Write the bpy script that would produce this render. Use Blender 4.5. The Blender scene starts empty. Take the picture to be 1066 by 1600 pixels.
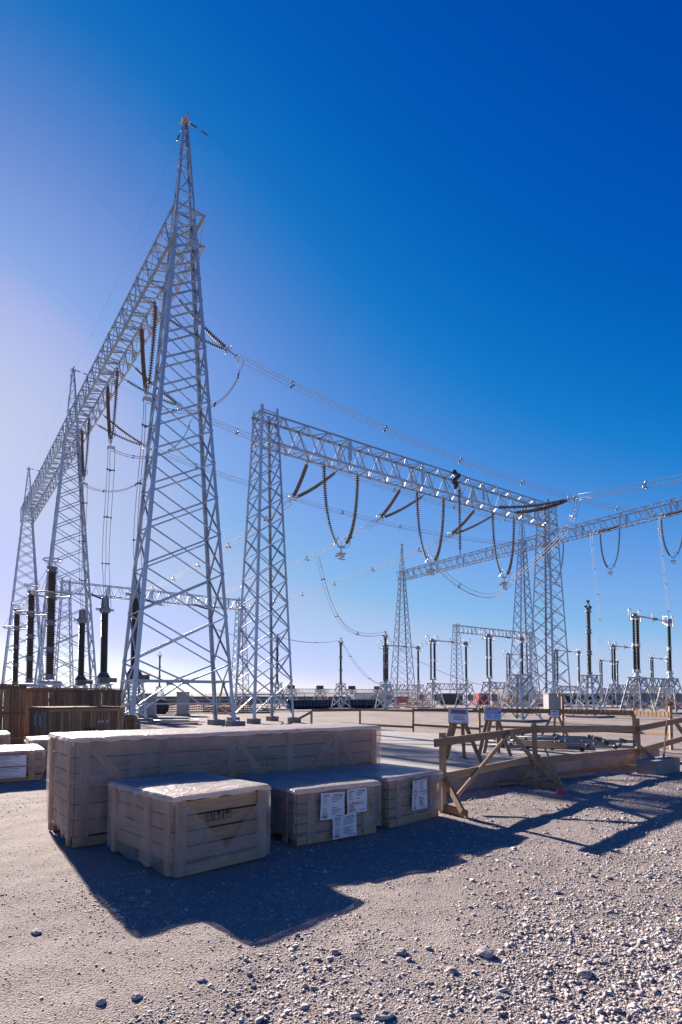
import bpy, bmesh, math, random
import numpy as np
from mathutils import Vector, Matrix, noise
random.seed(7)
rng = np.random.default_rng(7)
S = bpy.context.scene
COL = S.collection
R = math.radians

# ------------------------------------------------------------------ camera, sky, sun, exposure
cam = bpy.data.cameras.new('camera'); camo = bpy.data.objects.new('camera', cam); COL.objects.link(camo)
TILT = 0.0491
camo.location = (0, 0, 1.65); camo.rotation_euler = (math.pi/2 + TILT, 0, 0)
cam.sensor_fit = 'VERTICAL'; cam.sensor_height = 36; cam.sensor_width = 24
cam.lens = 901.5*36/1600; cam.shift_y = (1044.2-800)/1600
cam.clip_start = .1; cam.clip_end = 20000
S.camera = camo
SUN_AZ, SUN_EL = R(34.0), R(23.2)            # to the left of the view axis
w = bpy.data.worlds.new('World'); S.world = w; w.use_nodes = True
nt = w.node_tree; nt.nodes.clear()
sky = nt.nodes.new('ShaderNodeTexSky'); sky.sky_type = 'NISHITA'; sky.sun_disc = False
sky.sun_elevation = SUN_EL; sky.sun_rotation = -SUN_AZ
sky.altitude = 1500; sky.air_density = .7; sky.dust_density = .62; sky.ozone_density = 4.0
# the camera's contrasty colour response to the sky, one curve per channel
def scale_node(k):
    n = nt.nodes.new('ShaderNodeVectorMath'); n.operation = 'SCALE'; n.inputs['Scale'].default_value = k; return n
pre, post_ = scale_node(.05), scale_node(3.2*1.2)
cv = nt.nodes.new('ShaderNodeRGBCurve'); cv.mapping.extend = 'HORIZONTAL'
for ch, pts in enumerate((((.0215, 0), (.037, .007), (.045, .048), (.0745, .185), (.1035, .255), (.135, .40), (.29, .64), (.42, .92), (.6, 1.15)),
                          ((.02, .02), (.042, .068), (.0665, .165), (.0805, .222), (.1325, .385), (.23, .565), (.41, .71), (.52, .95), (.7, 1.15)),
                          ((0, .0), (.095, .402), (.142, .546), (.1695, .63), (.2305, .775), (.2625, .81), (.4, .86), (.52, 1.0), (.7, 1.15)))):
    c = cv.mapping.curves[ch]
    while len(c.points) < len(pts)+1: c.points.new(.5, .5)
    for p, (x, y) in zip(c.points, pts+((1., 1.2),)): p.location = (x, y/1.2)
cv.mapping.update()
bg = nt.nodes.new('ShaderNodeBackground'); bg.inputs[1].default_value = .1
wo = nt.nodes.new('ShaderNodeOutputWorld')
for p, q in ((sky.outputs[0], pre.inputs[0]), (pre.outputs[0], cv.inputs['Color']), (cv.outputs[0], post_.inputs[0]), (post_.outputs[0], bg.inputs[0]), (bg.outputs[0], wo.inputs[0])): nt.links.new(p, q)
sun = bpy.data.lights.new('sun', 'SUN'); sun.energy = 5.0; sun.angle = R(.5); sun.color = (1, .9, .8)
suno = bpy.data.objects.new('sun', sun); COL.objects.link(suno)
sd = Vector((-math.sin(SUN_AZ)*math.cos(SUN_EL), math.cos(SUN_AZ)*math.cos(SUN_EL), math.sin(SUN_EL)))
suno.rotation_euler = sd.to_track_quat('Z', 'Y').to_euler(); suno.location = (-20, 30, 40)
S.view_settings.view_transform = 'Standard'; S.view_settings.look = 'None'
S.view_settings.exposure = 1.65; S.view_settings.gamma = 1; S.view_settings.use_curve_mapping = False

# ------------------------------------------------------------------ grid of the yard: u runs along the tall gantry, v across it
TH = R(35.69)
V3 = Vector
U = V3((-math.sin(TH), math.cos(TH), 0)); V = V3((math.cos(TH), math.sin(TH), 0)); Z = V3((0, 0, 1))
T1 = V3((-8.906, 31.43, 0)); A1 = V3((-5.03, 37.59, 0)); SP = 31.0; WG = 71.75; W2 = 67.78
F, PC = 901.5, 1044.2
def ray(px, py):
    cx, cy = (px-533)/F, (PC-py)/F
    return V3((cx, math.cos(TILT)-cy*math.sin(TILT), math.sin(TILT)+cy*math.cos(TILT)))
def at(px, py, y):                            # point at depth y
    r = ray(px, py); k = y/r.y; return V3((k*r.x, y, 1.65+k*r.z))
def gnd(px, py, z=0.):
    r = ray(px, py); k = (z-1.65)/r.z; return V3((k*r.x, k*r.y, z))

# ------------------------------------------------------------------ materials
def mat(name, col, rough=.6, metal=0., var=.0, scale=8., bump=0., bscale=40., stretch=None, rnd=0., col2=None, spec=.5):
    m = bpy.data.materials.new(name); m.use_nodes = True; n = m.node_tree.nodes; l = m.node_tree.links
    b = n['Principled BSDF']; b.inputs['Roughness'].default_value = rough; b.inputs['Metallic'].default_value = metal
    b.inputs['Specular IOR Level'].default_value = spec
    tc = n.new('ShaderNodeTexCoord'); mp = n.new('ShaderNodeMapping'); l.new(tc.outputs['Object'], mp.inputs[0])
    if stretch: mp.inputs['Scale'].default_value = stretch
    if rnd:
        oi = n.new('ShaderNodeObjectInfo'); ml = n.new('ShaderNodeMath'); ml.operation = 'MULTIPLY'; ml.inputs[1].default_value = 37
        l.new(oi.outputs['Random'], ml.inputs[0]); l.new(ml.outputs[0], mp.inputs['Location'])
    c1 = V3(col); c2 = V3(col2) if col2 else c1*(1-var)
    if var or col2:
        nz = n.new('ShaderNodeTexNoise'); nz.inputs['Scale'].default_value = scale; nz.inputs['Detail'].default_value = 6
        l.new(mp.outputs[0], nz.inputs[0])
        rp = n.new('ShaderNodeValToRGB'); rp.color_ramp.elements[0].position = .32; rp.color_ramp.elements[1].position = .68
        rp.color_ramp.elements[0].color = (*c2, 1); rp.color_ramp.elements[1].color = (*c1, 1)
        l.new(nz.outputs[0], rp.inputs[0]); out = rp.outputs[0]
        if rnd:
            hs = n.new('ShaderNodeHueSaturation'); mr = n.new('ShaderNodeMapRange')
            mr.inputs['To Min'].default_value = 1-rnd; mr.inputs['To Max'].default_value = 1+rnd
            l.new(oi.outputs['Random'], mr.inputs[0]); l.new(mr.outputs[0], hs.inputs['Value']); l.new(out, hs.inputs['Color']); out = hs.outputs[0]
        l.new(out, b.inputs['Base Color'])
    else: b.inputs['Base Color'].default_value = (*c1, 1)
    if bump:
        nb = n.new('ShaderNodeTexNoise'); nb.inputs['Scale'].default_value = bscale; nb.inputs['Detail'].default_value = 5
        l.new(mp.outputs[0], nb.inputs[0]); bp = n.new('ShaderNodeBump'); bp.inputs['Strength'].default_value = bump
        bp.inputs['Distance'].default_value = .02; l.new(nb.outputs[0], bp.inputs['Height']); l.new(bp.outputs[0], b.inputs['Normal'])
    return m
M = {}
M['galv'] = mat('galvanised_steel', (.5, .56, .635), .52, .75, .28, 3, rnd=.16)
M['galv2'] = mat('new_galvanised_steel', (.54, .57, .6), .55, .75, .2, 5, rnd=.1)
M['dark_steel'] = mat('dark_steel', (.10, .105, .11), .5, .6, .3, 6, rnd=.3)
M['wire_thin'] = mat('steel_earth_wire', (.12, .13, .15), .9)
M['wire'] = mat('aluminium_wire', (.42, .38, .36), .75, .2)
M['alu'] = mat('aluminium', (.5, .51, .53), .55, .7, .1, 5)
M['disc'] = mat('glazed_insulator', (.15, .125, .11), .75, 0, .3, 4)
M['porc'] = mat('brown_insulator', (.075, .052, .042), .32, 0, .2, 3)
M['black'] = mat('black_insulator', (.022, .02, .022), .4, 0)
M['grey_head'] = mat('grey_painted_metal', (.2, .215, .245), .5, .2, .2, 4)
M['white_metal'] = mat('white_painted_metal', (.46, .46, .46), .5, 0, .12, 3)
M['conc'] = mat('concrete', (.27, .245, .235), .9, 0, .3, 2.5, .5, 30)
M['conc_dark'] = mat('weathered_concrete', (.2, .195, .19), .9, 0, .3, 1.5, .4, 20)
M['wood'] = mat('sawn_timber', (.40, .25, .145), .8, 0, 0, 2.2, .35, 14, (1.5, 18, 18), .22, (.25, .15, .082))
M['wood_old'] = mat('weathered_timber', (.34, .205, .115), .85, 0, 0, 2.2, .4, 14, (1.5, 16, 16), .4, (.15, .09, .05))
M['wood_crate'] = mat('crate_timber', (.44, .295, .185), .8, 0, 0, 2.0, .3, 14, (1.5, 16, 16), .16, (.28, .18, .105))
M['ink'] = mat('stencil_ink', (.03, .028, .03), .8)
M['red'] = mat('red_print', (.42, .06, .07), .6)
M['pink'] = mat('faded_red_print', (.55, .2, .25), .6)
M['blue'] = mat('blue_print', (.05, .16, .5), .6)
M['greytext'] = mat('grey_print', (.17, .17, .22), .7)
M['pinkpaint'] = mat('pink_spray_paint', (.42, .19, .2), .8, 0, .3, 6)
M['signwhite'] = mat('white_sign', (.72, .72, .74), .55, 0, .1, 6)
M['orange'] = mat('orange_netting', (.5, .13, .07), .7, 0, .3, 3)
M['drum'] = mat('dark_blue_plastic', (.015, .03, .06), .4, 0, .2, 3, rnd=.4)
M['tyre'] = mat('rubber', (.02, .02, .02), .8)
M['cabinet_grey'] = mat('pale_grey_cabinet_paint', (.27, .275, .29), .6, 0, .1, 3)
M['glass'] = mat('dark_glass', (.03, .04, .05), .1)
M['redpaint'] = mat('red_paint', (.4, .03, .03), .4)
M['shade_blue'] = mat('shade_blue_film', (.06, .13, .26), .6, 0, .3, 5, .4, 9)  # blue of film lying in shadow, put into the base colour
M['bluefilm'] = mat('blue_paper', (.25, .33, .5), .7)
M['hill'] = mat('far_hill', (.24, .2, .18), .95, 0, .3, .004)
M['dark_wood'] = mat('dark_timber', (.07, .055, .045), .8, 0, .4, 2, .3, 12, (1.5, 14, 14), .3)

def film_mat(name, t0, t1, k=1., bump=.6):
    m = bpy.data.materials.new(name); m.use_nodes = True; n = m.node_tree.nodes; l = m.node_tree.links; n.clear()
    out = n.new('ShaderNodeOutputMaterial'); tc = n.new('ShaderNodeTexCoord')
    nz = n.new('ShaderNodeTexNoise'); nz.inputs['Scale'].default_value = 3.2; nz.inputs['Detail'].default_value = 7
    l.new(tc.outputs['Object'], nz.inputs[0])
    rp = n.new('ShaderNodeValToRGB'); rp.color_ramp.elements[0].position = .3; rp.color_ramp.elements[1].position = .72
    rp.color_ramp.elements[0].color = (.62*k, .55*k, .52*k, 1); rp.color_ramp.elements[1].color = (.76*k, .70*k, .68*k, 1)
    l.new(nz.outputs[0], rp.inputs[0])
    def crease(sc, w_, rot):                              # thin sharp fold lines where a warped noise crosses its middle
        mp = n.new('ShaderNodeMapping'); mp.inputs['Rotation'].default_value = rot; mp.inputs['Scale'].default_value = (1, 1, .55); l.new(tc.outputs['Object'], mp.inputs[0])
        q = n.new('ShaderNodeTexNoise'); q.inputs['Scale'].default_value = sc; q.inputs['Detail'].default_value = 2; q.inputs['Distortion'].default_value = .8; l.new(mp.outputs[0], q.inputs[0])
        c = n.new('ShaderNodeMath'); c.operation = 'SUBTRACT'; c.inputs[1].default_value = .5; l.new(q.outputs[0], c.inputs[0])
        e = n.new('ShaderNodeMath'); e.operation = 'ABSOLUTE'; l.new(c.outputs[0], e.inputs[0])
        m_ = n.new('ShaderNodeMapRange'); m_.inputs['From Max'].default_value = w_; m_.inputs['To Min'].default_value = 1; m_.inputs['To Max'].default_value = 0; l.new(e.outputs[0], m_.inputs[0]); return m_.outputs[0]
    ad = n.new('ShaderNodeMath'); ad.operation = 'ADD'; l.new(crease(2.6, .05, (.3, .5, .2)), ad.inputs[0]); l.new(crease(5.5, .07, (1.1, .2, .9)), ad.inputs[1])
    bp = n.new('ShaderNodeBump'); bp.inputs['Strength'].default_value = bump; bp.inputs['Distance'].default_value = .012; l.new(ad.outputs[0], bp.inputs['Height'])
    d = n.new('ShaderNodeBsdfPrincipled'); d.inputs['Roughness'].default_value = .38
    l.new(rp.outputs[0], d.inputs['Base Color']); l.new(bp.outputs[0], d.inputs['Normal'])
    t = n.new('ShaderNodeBsdfTranslucent'); l.new(rp.outputs[0], t.inputs[0]); l.new(bp.outputs[0], t.inputs['Normal'])
    mx = n.new('ShaderNodeMixShader'); mx.inputs[0].default_value = .22; l.new(d.outputs[0], mx.inputs[1]); l.new(t.outputs[0], mx.inputs[2])
    tr = n.new('ShaderNodeBsdfTransparent'); tr.inputs[0].default_value = (.93, .88, .85, 1)
    mr = n.new('ShaderNodeMapRange'); mr.inputs['From Min'].default_value = .3; mr.inputs['From Max'].default_value = .7
    mr.inputs['To Min'].default_value = t0; mr.inputs['To Max'].default_value = t1; l.new(nz.outputs[0], mr.inputs[0])
    m2 = n.new('ShaderNodeMixShader'); l.new(mr.outputs[0], m2.inputs[0]); l.new(mx.outputs[0], m2.inputs[1]); l.new(tr.outputs[0], m2.inputs[2])
    l.new(m2.outputs[0], out.inputs[0]); return m
M['film'] = film_mat('plastic_film', .76, .63, .9); M['film_top'] = film_mat('plastic_top_sheet', .3, .18, .74, .35)

M['paper'] = mat('white_paper', (.66, .65, .68), .6)

def ground_mat():
    m = bpy.data.materials.new('gravel_ground'); m.use_nodes = True; n = m.node_tree.nodes; l = m.node_tree.links
    b = n['Principled BSDF']; b.inputs['Roughness'].default_value = .95; b.inputs['Specular IOR Level'].default_value = .15
    tc = n.new('ShaderNodeTexCoord')
    def nz(s, d=6, dist=0):
        x = n.new('ShaderNodeTexNoise'); x.inputs['Scale'].default_value = s; x.inputs['Detail'].default_value = d; x.inputs['Distortion'].default_value = dist
        l.new(tc.outputs['Object'], x.inputs[0]); return x.outputs[0]
    def ramp(src, p0, p1, c0, c1):
        r = n.new('ShaderNodeValToRGB'); r.color_ramp.elements[0].position = p0; r.color_ramp.elements[1].position = p1
        r.color_ramp.elements[0].color = (*c0, 1); r.color_ramp.elements[1].color = (*c1, 1); l.new(src, r.inputs[0]); return r.outputs[0]
    def mix(a, bb, fac, typ='MULTIPLY'):
        x = n.new('ShaderNodeMix'); x.data_type = 'RGBA'; x.blend_type = typ; x.inputs[0].default_value = fac
        l.new(a, x.inputs[6]); l.new(bb, x.inputs[7]); return x.outputs[2]
    base = ramp(nz(.35, 8), .3, .7, (.245, .202, .182), (.325, .278, .254))
    fine = ramp(nz(110, 8), .3, .7, (.5, .5, .52), (1.25, 1.24, 1.22))
    vo = n.new('ShaderNodeTexVoronoi'); vo.inputs['Scale'].default_value = 55; l.new(tc.outputs['Object'], vo.inputs[0])
    peb = ramp(vo.outputs['Color'], .15, .9, (.7, .7, .72), (1.15, 1.12, 1.1))
    c = mix(mix(base, fine, .8), peb, .6); l.new(c, b.inputs['Base Color'])
    v2 = n.new('ShaderNodeTexVoronoi'); v2.inputs['Scale'].default_value = 95; v2.feature = 'SMOOTH_F1'; l.new(tc.outputs['Object'], v2.inputs[0])
    ad = n.new('ShaderNodeMath'); ad.operation = 'MULTIPLY_ADD'; ad.inputs[1].default_value = -.5; l.new(v2.outputs['Distance'], ad.inputs[0]); l.new(nz(60, 8), ad.inputs[2])
    bp = n.new('ShaderNodeBump'); bp.inputs['Strength'].default_value = .8; bp.inputs['Distance'].default_value = .016
    l.new(ad.outputs[0], bp.inputs['Height']); l.new(bp.outputs[0], b.inputs['Normal']); return m
M['ground'] = ground_mat()
def stone_mat():
    m = bpy.data.materials.new('stone'); m.use_nodes = True; n = m.node_tree.nodes; l = m.node_tree.links
    b = n['Principled BSDF']; b.inputs['Roughness'].default_value = .9; b.inputs['Specular IOR Level'].default_value = .2
    tc = n.new('ShaderNodeTexCoord'); nzz = n.new('ShaderNodeTexNoise'); nzz.inputs['Scale'].default_value = 11; nzz.inputs['Detail'].default_value = 3
    l.new(tc.outputs['Object'], nzz.inputs[0]); r = n.new('ShaderNodeValToRGB'); e = r.color_ramp.elements
    e[0].position = .3; e[0].color = (.15, .13, .13, 1); e[1].position = .7; e[1].color = (.54, .485, .47, 1)
    x = r.color_ramp.elements.new(.5); x.color = (.37, .325, .31, 1)
    l.new(nzz.outputs[0], r.inputs[0]); l.new(r.outputs[0], b.inputs['Base Color']); return m
M['stone'] = stone_mat()

# ------------------------------------------------------------------ object helpers
def thing(name, label, cat, loc=(0, 0, 0), rz=0, group=None, kind=None):
    o = bpy.data.objects.new(name, None); COL.objects.link(o); o.location = loc; o.rotation_euler = (0, 0, rz); o.empty_display_size = .2
    o['label'] = label; o['category'] = cat
    if group: o['group'] = group
    if kind: o['kind'] = kind
    return o
def link(name, me, parent=None, mx=None, label=None, kind=None):
    o = bpy.data.objects.new(name, me); COL.objects.link(o)
    if parent is not None: o.parent = parent
    if mx is not None: o.matrix_basis = mx
    if label: o['label'] = label
    if kind: o['kind'] = kind
    return o
KIDS = None
def copy_tree(o, parent=None, kids=None):
    if kids is None:
        kids = {}
        for x in bpy.data.objects:
            if x.parent: kids.setdefault(x.parent.name, []).append(x)
    c = o.copy(); COL.objects.link(c)
    if parent: c.parent = parent
    for ch in kids.get(o.name, []): copy_tree(ch, c, kids)
    return c
def dup(o, loc, rz, label, group=None):
    c = copy_tree(o); c.location = loc; c.rotation_euler = (0, 0, rz); c['label'] = label
    if group: c['group'] = group
    return c

class MB:
    def __init__(s): s.v = []; s.f = []
    def add(s, vs, fs):
        k = len(s.v); s.v += [tuple(x) for x in vs]; s.f += [tuple(i+k for i in f) for f in fs]; return s
    def box(s, c, d, rot=None):
        vs = [V3((x*d[0]/2, y*d[1]/2, z*d[2]/2)) for x in (-1, 1) for y in (-1, 1) for z in (-1, 1)]
        if rot is not None: vs = [rot @ x for x in vs]
        return s.add([x+V3(c) for x in vs], [(0, 1, 3, 2), (4, 6, 7, 5), (0, 4, 5, 1), (2, 3, 7, 6), (0, 2, 6, 4), (1, 5, 7, 3)])
    def bar(s, p, q, w, h=None, ref=Z):
        p, q = V3(p), V3(q); X = (q-p).normalized(); ref = V3(ref)
        if abs(X.dot(ref)) > .98: ref = V3((1, 0, 0))
        Y = ref.cross(X).normalized(); ZZ = X.cross(Y)
        return s.box((p+q)/2, ((q-p).length, w, h or w), Matrix((X, Y, ZZ)).transposed())
    def tube(s, pts, r, n=6, closed=False):
        pts = [V3(p) for p in pts]; m = len(pts); vs = []; fs = []; prev = None
        for i, p in enumerate(pts):
            if closed: d = pts[(i+1) % m]-pts[i-1]
            else: d = pts[min(i+1, m-1)]-pts[max(i-1, 0)]
            d.normalize()
            if prev is None: a = d.orthogonal().normalized()
            else: a = (prev-d*prev.dot(d)).normalized()
            prev = a; b = d.cross(a); rr = r[i] if isinstance(r, (list, tuple)) else r
            vs += [p+a*(rr*math.cos(2*math.pi*k/n))+b*(rr*math.sin(2*math.pi*k/n)) for k in range(n)]
        for i in range(m if closed else m-1):
            j = (i+1) % m
            fs += [(i*n+k, i*n+(k+1) % n, j*n+(k+1) % n, j*n+k) for k in range(n)]
        if not closed: fs += [tuple(range(n))[::-1], tuple((m-1)*n+k for k in range(n))]
        return s.add(vs, fs)
    def lathe(s, prof, o=(0, 0, 0), ax=Z, n=10):
        ax = V3(ax).normalized(); a = ax.orthogonal().normalized(); b = ax.cross(a); o = V3(o); vs = []
        for r, h in prof: vs += [o+ax*h+a*(r*math.cos(2*math.pi*k/n))+b*(r*math.sin(2*math.pi*k/n)) for k in range(n)]
        m = len(prof); fs = [(i*n+k, i*n+(k+1) % n, (i+1)*n+(k+1) % n, (i+1)*n+k) for i in range(m-1) for k in range(n)]
        fs += [tuple(range(n))[::-1], tuple((m-1)*n+k for k in range(n))]
        return s.add(vs, fs)
    def ring(s, c, r, t, ax=Z, n=20, m=6):
        ax = V3(ax).normalized(); a = ax.orthogonal().normalized(); b = ax.cross(a); c = V3(c)
        return s.tube([c+a*(r*math.cos(2*math.pi*k/n))+b*(r*math.sin(2*math.pi*k/n)) for k in range(n)], t, m, True)
    def mesh(s, name, m, smooth=False):
        me = bpy.data.meshes.new(name); me.from_pydata([tuple(x) for x in s.v], [], s.f)
        if m: me.materials.append(M[m] if isinstance(m, str) else m)
        if smooth: me.polygons.foreach_set('use_smooth', [True]*len(me.polygons))
        me.update(); return me
    def build(s, name, m, parent=None, mx=None, smooth=False, label=None, kind=None):
        return link(name, s.mesh(name, m, smooth), parent, mx, label, kind)

# unit profiles that run along x from 0 to 1
PROF = {}
def prof(kind, a, b, m):
    k = (kind, a, b, m)
    if k not in PROF:
        if kind == 'L': sec = [(0, 0), (a, 0), (a, b), (b, b), (b, a), (0, a)]; fc = [(0, 1, 2, 3), (0, 3, 4, 5)]
        elif kind == 'B': sec = [(-a/2, -b/2), (a/2, -b/2), (a/2, b/2), (-a/2, b/2)]; fc = [(0, 1, 2, 3)]
        else: sec = [(a*math.cos(2*math.pi*i/b), a*math.sin(2*math.pi*i/b)) for i in range(b)]; fc = [tuple(range(b))]
        n = len(sec); mb = MB()
        mb.add([(0, y, z) for y, z in sec]+[(1, y, z) for y, z in sec],
               [(i, (i+1) % n, n+(i+1) % n, n+i) for i in range(n)]+[f[::-1] for f in fc]+[tuple(i+n for i in f) for f in fc])
        PROF[k] = mb.mesh(kind.lower()+'_section', m)
    return PROF[k]
def strut(parent, name, p, q, pr, ref=Z, ref2=None, label=None):
    p, q = V3(p), V3(q); X = q-p; L = X.length; Xn = X/L; ref = V3(ref)
    if abs(Xn.dot(ref)) > .985: ref = V3((1, 0, 0)) if abs(Xn.x) < .9 else V3((0, 1, 0))
    Y = (ref-Xn*ref.dot(Xn)).normalized(); ZZ = Xn.cross(Y)
    if ref2 is not None and ZZ.dot(V3(ref2)) < 0:
        Y, ZZ = ZZ, Y
        Y = (V3(ref2)-Xn*V3(ref2).dot(Xn)).normalized(); ZZ = Xn.cross(Y)
    mx = Matrix(((X.x, Y.x, ZZ.x, p.x), (X.y, Y.y, ZZ.y, p.y), (X.z, Y.z, ZZ.z, p.z), (0, 0, 0, 1)))
    return link(name, pr, parent, mx, label)
def board(parent, name, p, q, w, t, m, ref=Z, label=None):
    return strut(parent, name, p, q, prof('B', round(w, 3), round(t, 3), m), ref, None, label)

# ------------------------------------------------------------------ ground, hills
def axis(lo, hi, fine0, fine1, d, g=1.16):
    a = list(np.arange(fine0, fine1, d)); s = d; x = fine1
    while x < hi: a.append(x); s *= g; x += s
    a.append(hi); s = d; x = fine0-d; b = []
    while x > lo: b.append(x); s *= g; x -= s
    b.append(lo); return np.array(b[::-1]+a)
gx = axis(-6000, 6000, -7, 9, .055, 1.14); gy = axis(-400, 7000, 2.2, 15, .055, 1.12)
def gheight(x, y):
    r = math.hypot(x, y); k = max(0., min(1., (45-r)/25))
    if k == 0: return 0.
    return k*(.02*noise.noise(V3((x*.35, y*.35, 0)))+.016*noise.noise(V3((x*1.7, y*1.7, 3)))+.010*noise.noise(V3((x*4, y*4, 7)))-.02)
verts = [(x, y, gheight(x, y)) for y in gy for x in gx]; nx = len(gx)
idx = np.arange(len(verts)).reshape(len(gy), nx)
faces = np.stack([idx[:-1, :-1], idx[:-1, 1:], idx[1:, 1:], idx[1:, :-1]], -1).reshape(-1, 4)
me = bpy.data.meshes.new('gravel_ground'); me.from_pydata(verts, [], faces.tolist()); me.materials.append(M['ground'])
me.polygons.foreach_set('use_smooth', [True]*len(me.polygons)); me.update()
g = link('ground', me, kind='structure'); g['label'] = 'dusty pinkish gravel ground of the substation yard'

def hill_ridge(y0, h, x0, x1, seed, step=60):
    mb = MB(); xs = np.arange(x0, x1, step); n = len(xs)
    rows = []
    for k, (dy, f) in enumerate(((0, 0), (180, .55), (420, 1), (900, 0))):
        for x in xs:
            hh = h*(.55+.9*noise.noise(V3((x*.0016, seed, 0)))+.35*noise.noise(V3((x*.005, seed, k*.3))))
            e = min(1, (x-x0)/900, (x1-x)/900); rows.append((x, y0+dy+60*noise.noise(V3((x*.004, k, seed))), max(hh, 4)*f*max(e, 0)-(2 if f == 0 else 0)))
    mb.add(rows, [(r*n+i, r*n+i+1, (r+1)*n+i+1, (r+1)*n+i) for r in range(3) for i in range(n-1)])
    return mb
hill_ridge(4300, 95, -1500, 5200, 4.2).build('hills', 'hill', smooth=True, kind='structure')

# ------------------------------------------------------------------ lattice towers and beams
def tower(root, ha, hb, zt, ta, tb, zc, z1, step, shrink, ztop, s_leg, s_br, peak=None, zthin=None):
    """local x = across (v), local y = along (u)"""
    z0 = .25
    def cor(i, z):
        f = (z-z0)/(zt-z0); b = hb+(tb-hb)*f; a = ha+(ta-ha)*f
        sx, sy = ((-1, -1), (1, -1), (1, 1), (-1, 1))[i % 4]; return V3((sx*b, sy*a, z))
    pl = prof('L', s_leg, s_leg*.12, 'galv'); pb = prof('L', s_br, s_br*.13, 'galv'); ph = prof('L', s_br*1.15, s_br*.13, 'galv')
    for i in range(4):
        p, q = cor(i, z0), cor(i, ztop if peak else zt)
        strut(root, 'leg', p, q, pl, V3((-p.x, 0, 0)).normalized(), V3((0, -p.y, 0)).normalized())
        if peak: strut(root, 'peak_leg', q, cor(i, zt), prof('L', s_leg*.55, s_leg*.07, 'galv'), V3((-p.x, 0, 0)).normalized(), V3((0, -p.y, 0)).normalized())
        MB().box((p.x, p.y, .06), (s_leg*4.2, s_leg*4.2, .5)).build('footing', 'conc', root)
        m = MB().box((p.x, p.y, z0+.075), (s_leg*2, s_leg*2, .03)); m.build('base_plate', 'galv', root)
    bolts = MB()
    for i in (0, 2):
        z = 2.4
        while z < ztop:
            p = cor(i, z); k = int(z/.4) % 2
            d = V3((-p.x, 0, 0)).normalized() if k else V3((0, -p.y, 0)).normalized()
            bolts.bar(p, p-d*.16, .018); z += .4
    bolts.build('step_bolts', 'galv', root, kind='stuff')
    lev = [z1]; st = step
    while lev[-1]+st*.7 < ztop: lev.append(min(lev[-1]+st, ztop)); st *= shrink
    if ztop-lev[-1] > .01: lev[-1] = ztop
    plates = MB()
    for i in range(4):
        a, b = cor(i, zc), cor(i+1, zc); mid = (a+b)/2; nrm = V3((mid.x, mid.y, 0)).normalized()
        def br(p, q, pr=pb, off=0.):
            strut(root, 'brace', V3(p)+nrm*off, V3(q)+nrm*off, pr, -nrm)
        br(a, b, ph, .012)
        br(cor(i, .5), mid); br(cor(i+1, .5), mid, pb, .02)
        br(cor(i, z1), mid); br(cor(i+1, z1), mid, pb, .02)
        if zthin: br(cor(i, zthin), cor(i+1, zthin), prof('L', s_br*.6, s_br*.08, 'galv'), .03)
        ex = (b-a).normalized(); wv = s_br*4.5
        plates.box(mid+nrm*.03, (wv, .02, s_br*3), Matrix((ex, nrm, Z)).transposed())
        for k in range(len(lev)-1):
            br(cor(i, lev[k]), cor(i+1, lev[k+1]), pb, .01); br(cor(i+1, lev[k]), cor(i, lev[k+1]), pb, -s_br*.5)
        if peak:
            br(cor(i, ztop), cor(i+1, ztop), ph, .012); zz = ztop; hs = peak
            for k, h in enumerate(hs):
                j = (i+k) % 2
                pk = prof('L', s_br*.65, s_br*.09, 'galv'); br(cor(i+j, zz), cor(i+1-j, zz+h), pk); br(cor(i, zz+h), cor(i+1, zz+h), pk, -.01); zz += h
        else: br(cor(i, ztop), cor(i+1, ztop), ph, .012)
    plates.build('gusset_plate', 'galv', root)
    if peak:
        c = MB().box((0, 0, zt+.03), (tb*2+.25, ta*2+.25, .06)).box((0, 0, zt+.18), (.08, tb*2+.5, .25)); c.build('peak_cap', 'galv', root)
    return root

GT = 'tall peaked lattice towers of the high gantries'
t1 = thing('lattice_tower', 'tallest galvanised lattice tower, nearest, with pointed peak and beam running off to the left', 'tower', T1, TH, GT)
tower(t1, 1.3, 2.85, 34.45, .13, .13, 2.43, 3.5, 2.55, .935, 28.6, .19, .082, peak=(1.5, 1.4, 1.3, 1.05), zthin=1.25)
dup(t1, T1+U*SP, TH, 'second peaked lattice tower along the left gantry, behind the tall ringed arrester columns')
dup(t1, T1+U*2*SP, TH, 'far end peaked lattice tower of the left gantry, at the photo\'s left edge')
G3 = T1+V*WG
dup(t1, G3, TH, 'peaked lattice tower carrying the near end of the background beam, off the right edge')
dup(t1, G3+U*SP, TH, 'peaked lattice tower right behind the right leg of the flat-topped gantry')
dup(t1, G3+U*2*SP, TH, 'slender peaked lattice tower alone at the far left end of the background beam')
GA = 'flat-topped lattice towers of the lower gantries'
ta_ = thing('lattice_tower', 'flat-topped galvanised lattice tower just right of the tallest tower', 'tower', A1, TH, GA)
tower(ta_, 1.45, 1.45, 20.75, .62, .62, 1.75, 2.7, 1.75, .955, 20.35, .15, .072)
dup(ta_, A1+V*SP, TH, 'flat-topped lattice tower under the right end of the beam with hanging U strings')
dup(ta_, A1+U*W2, TH, 'small far flat-topped tower seen through the second peaked tower at left')
dup(ta_, A1+U*W2+V*SP, TH, 'small far flat-topped tower half hidden behind the flat-topped tower in the middle')
G5 = at(713, 972, 150); G5.z = 0
dup(ta_, G5, TH, 'tiny far flat-topped tower among the disconnector columns in the middle distance')
dup(ta_, G5+V*SP, TH, 'tiny far flat-topped tower hidden behind the right gantry leg')

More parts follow.
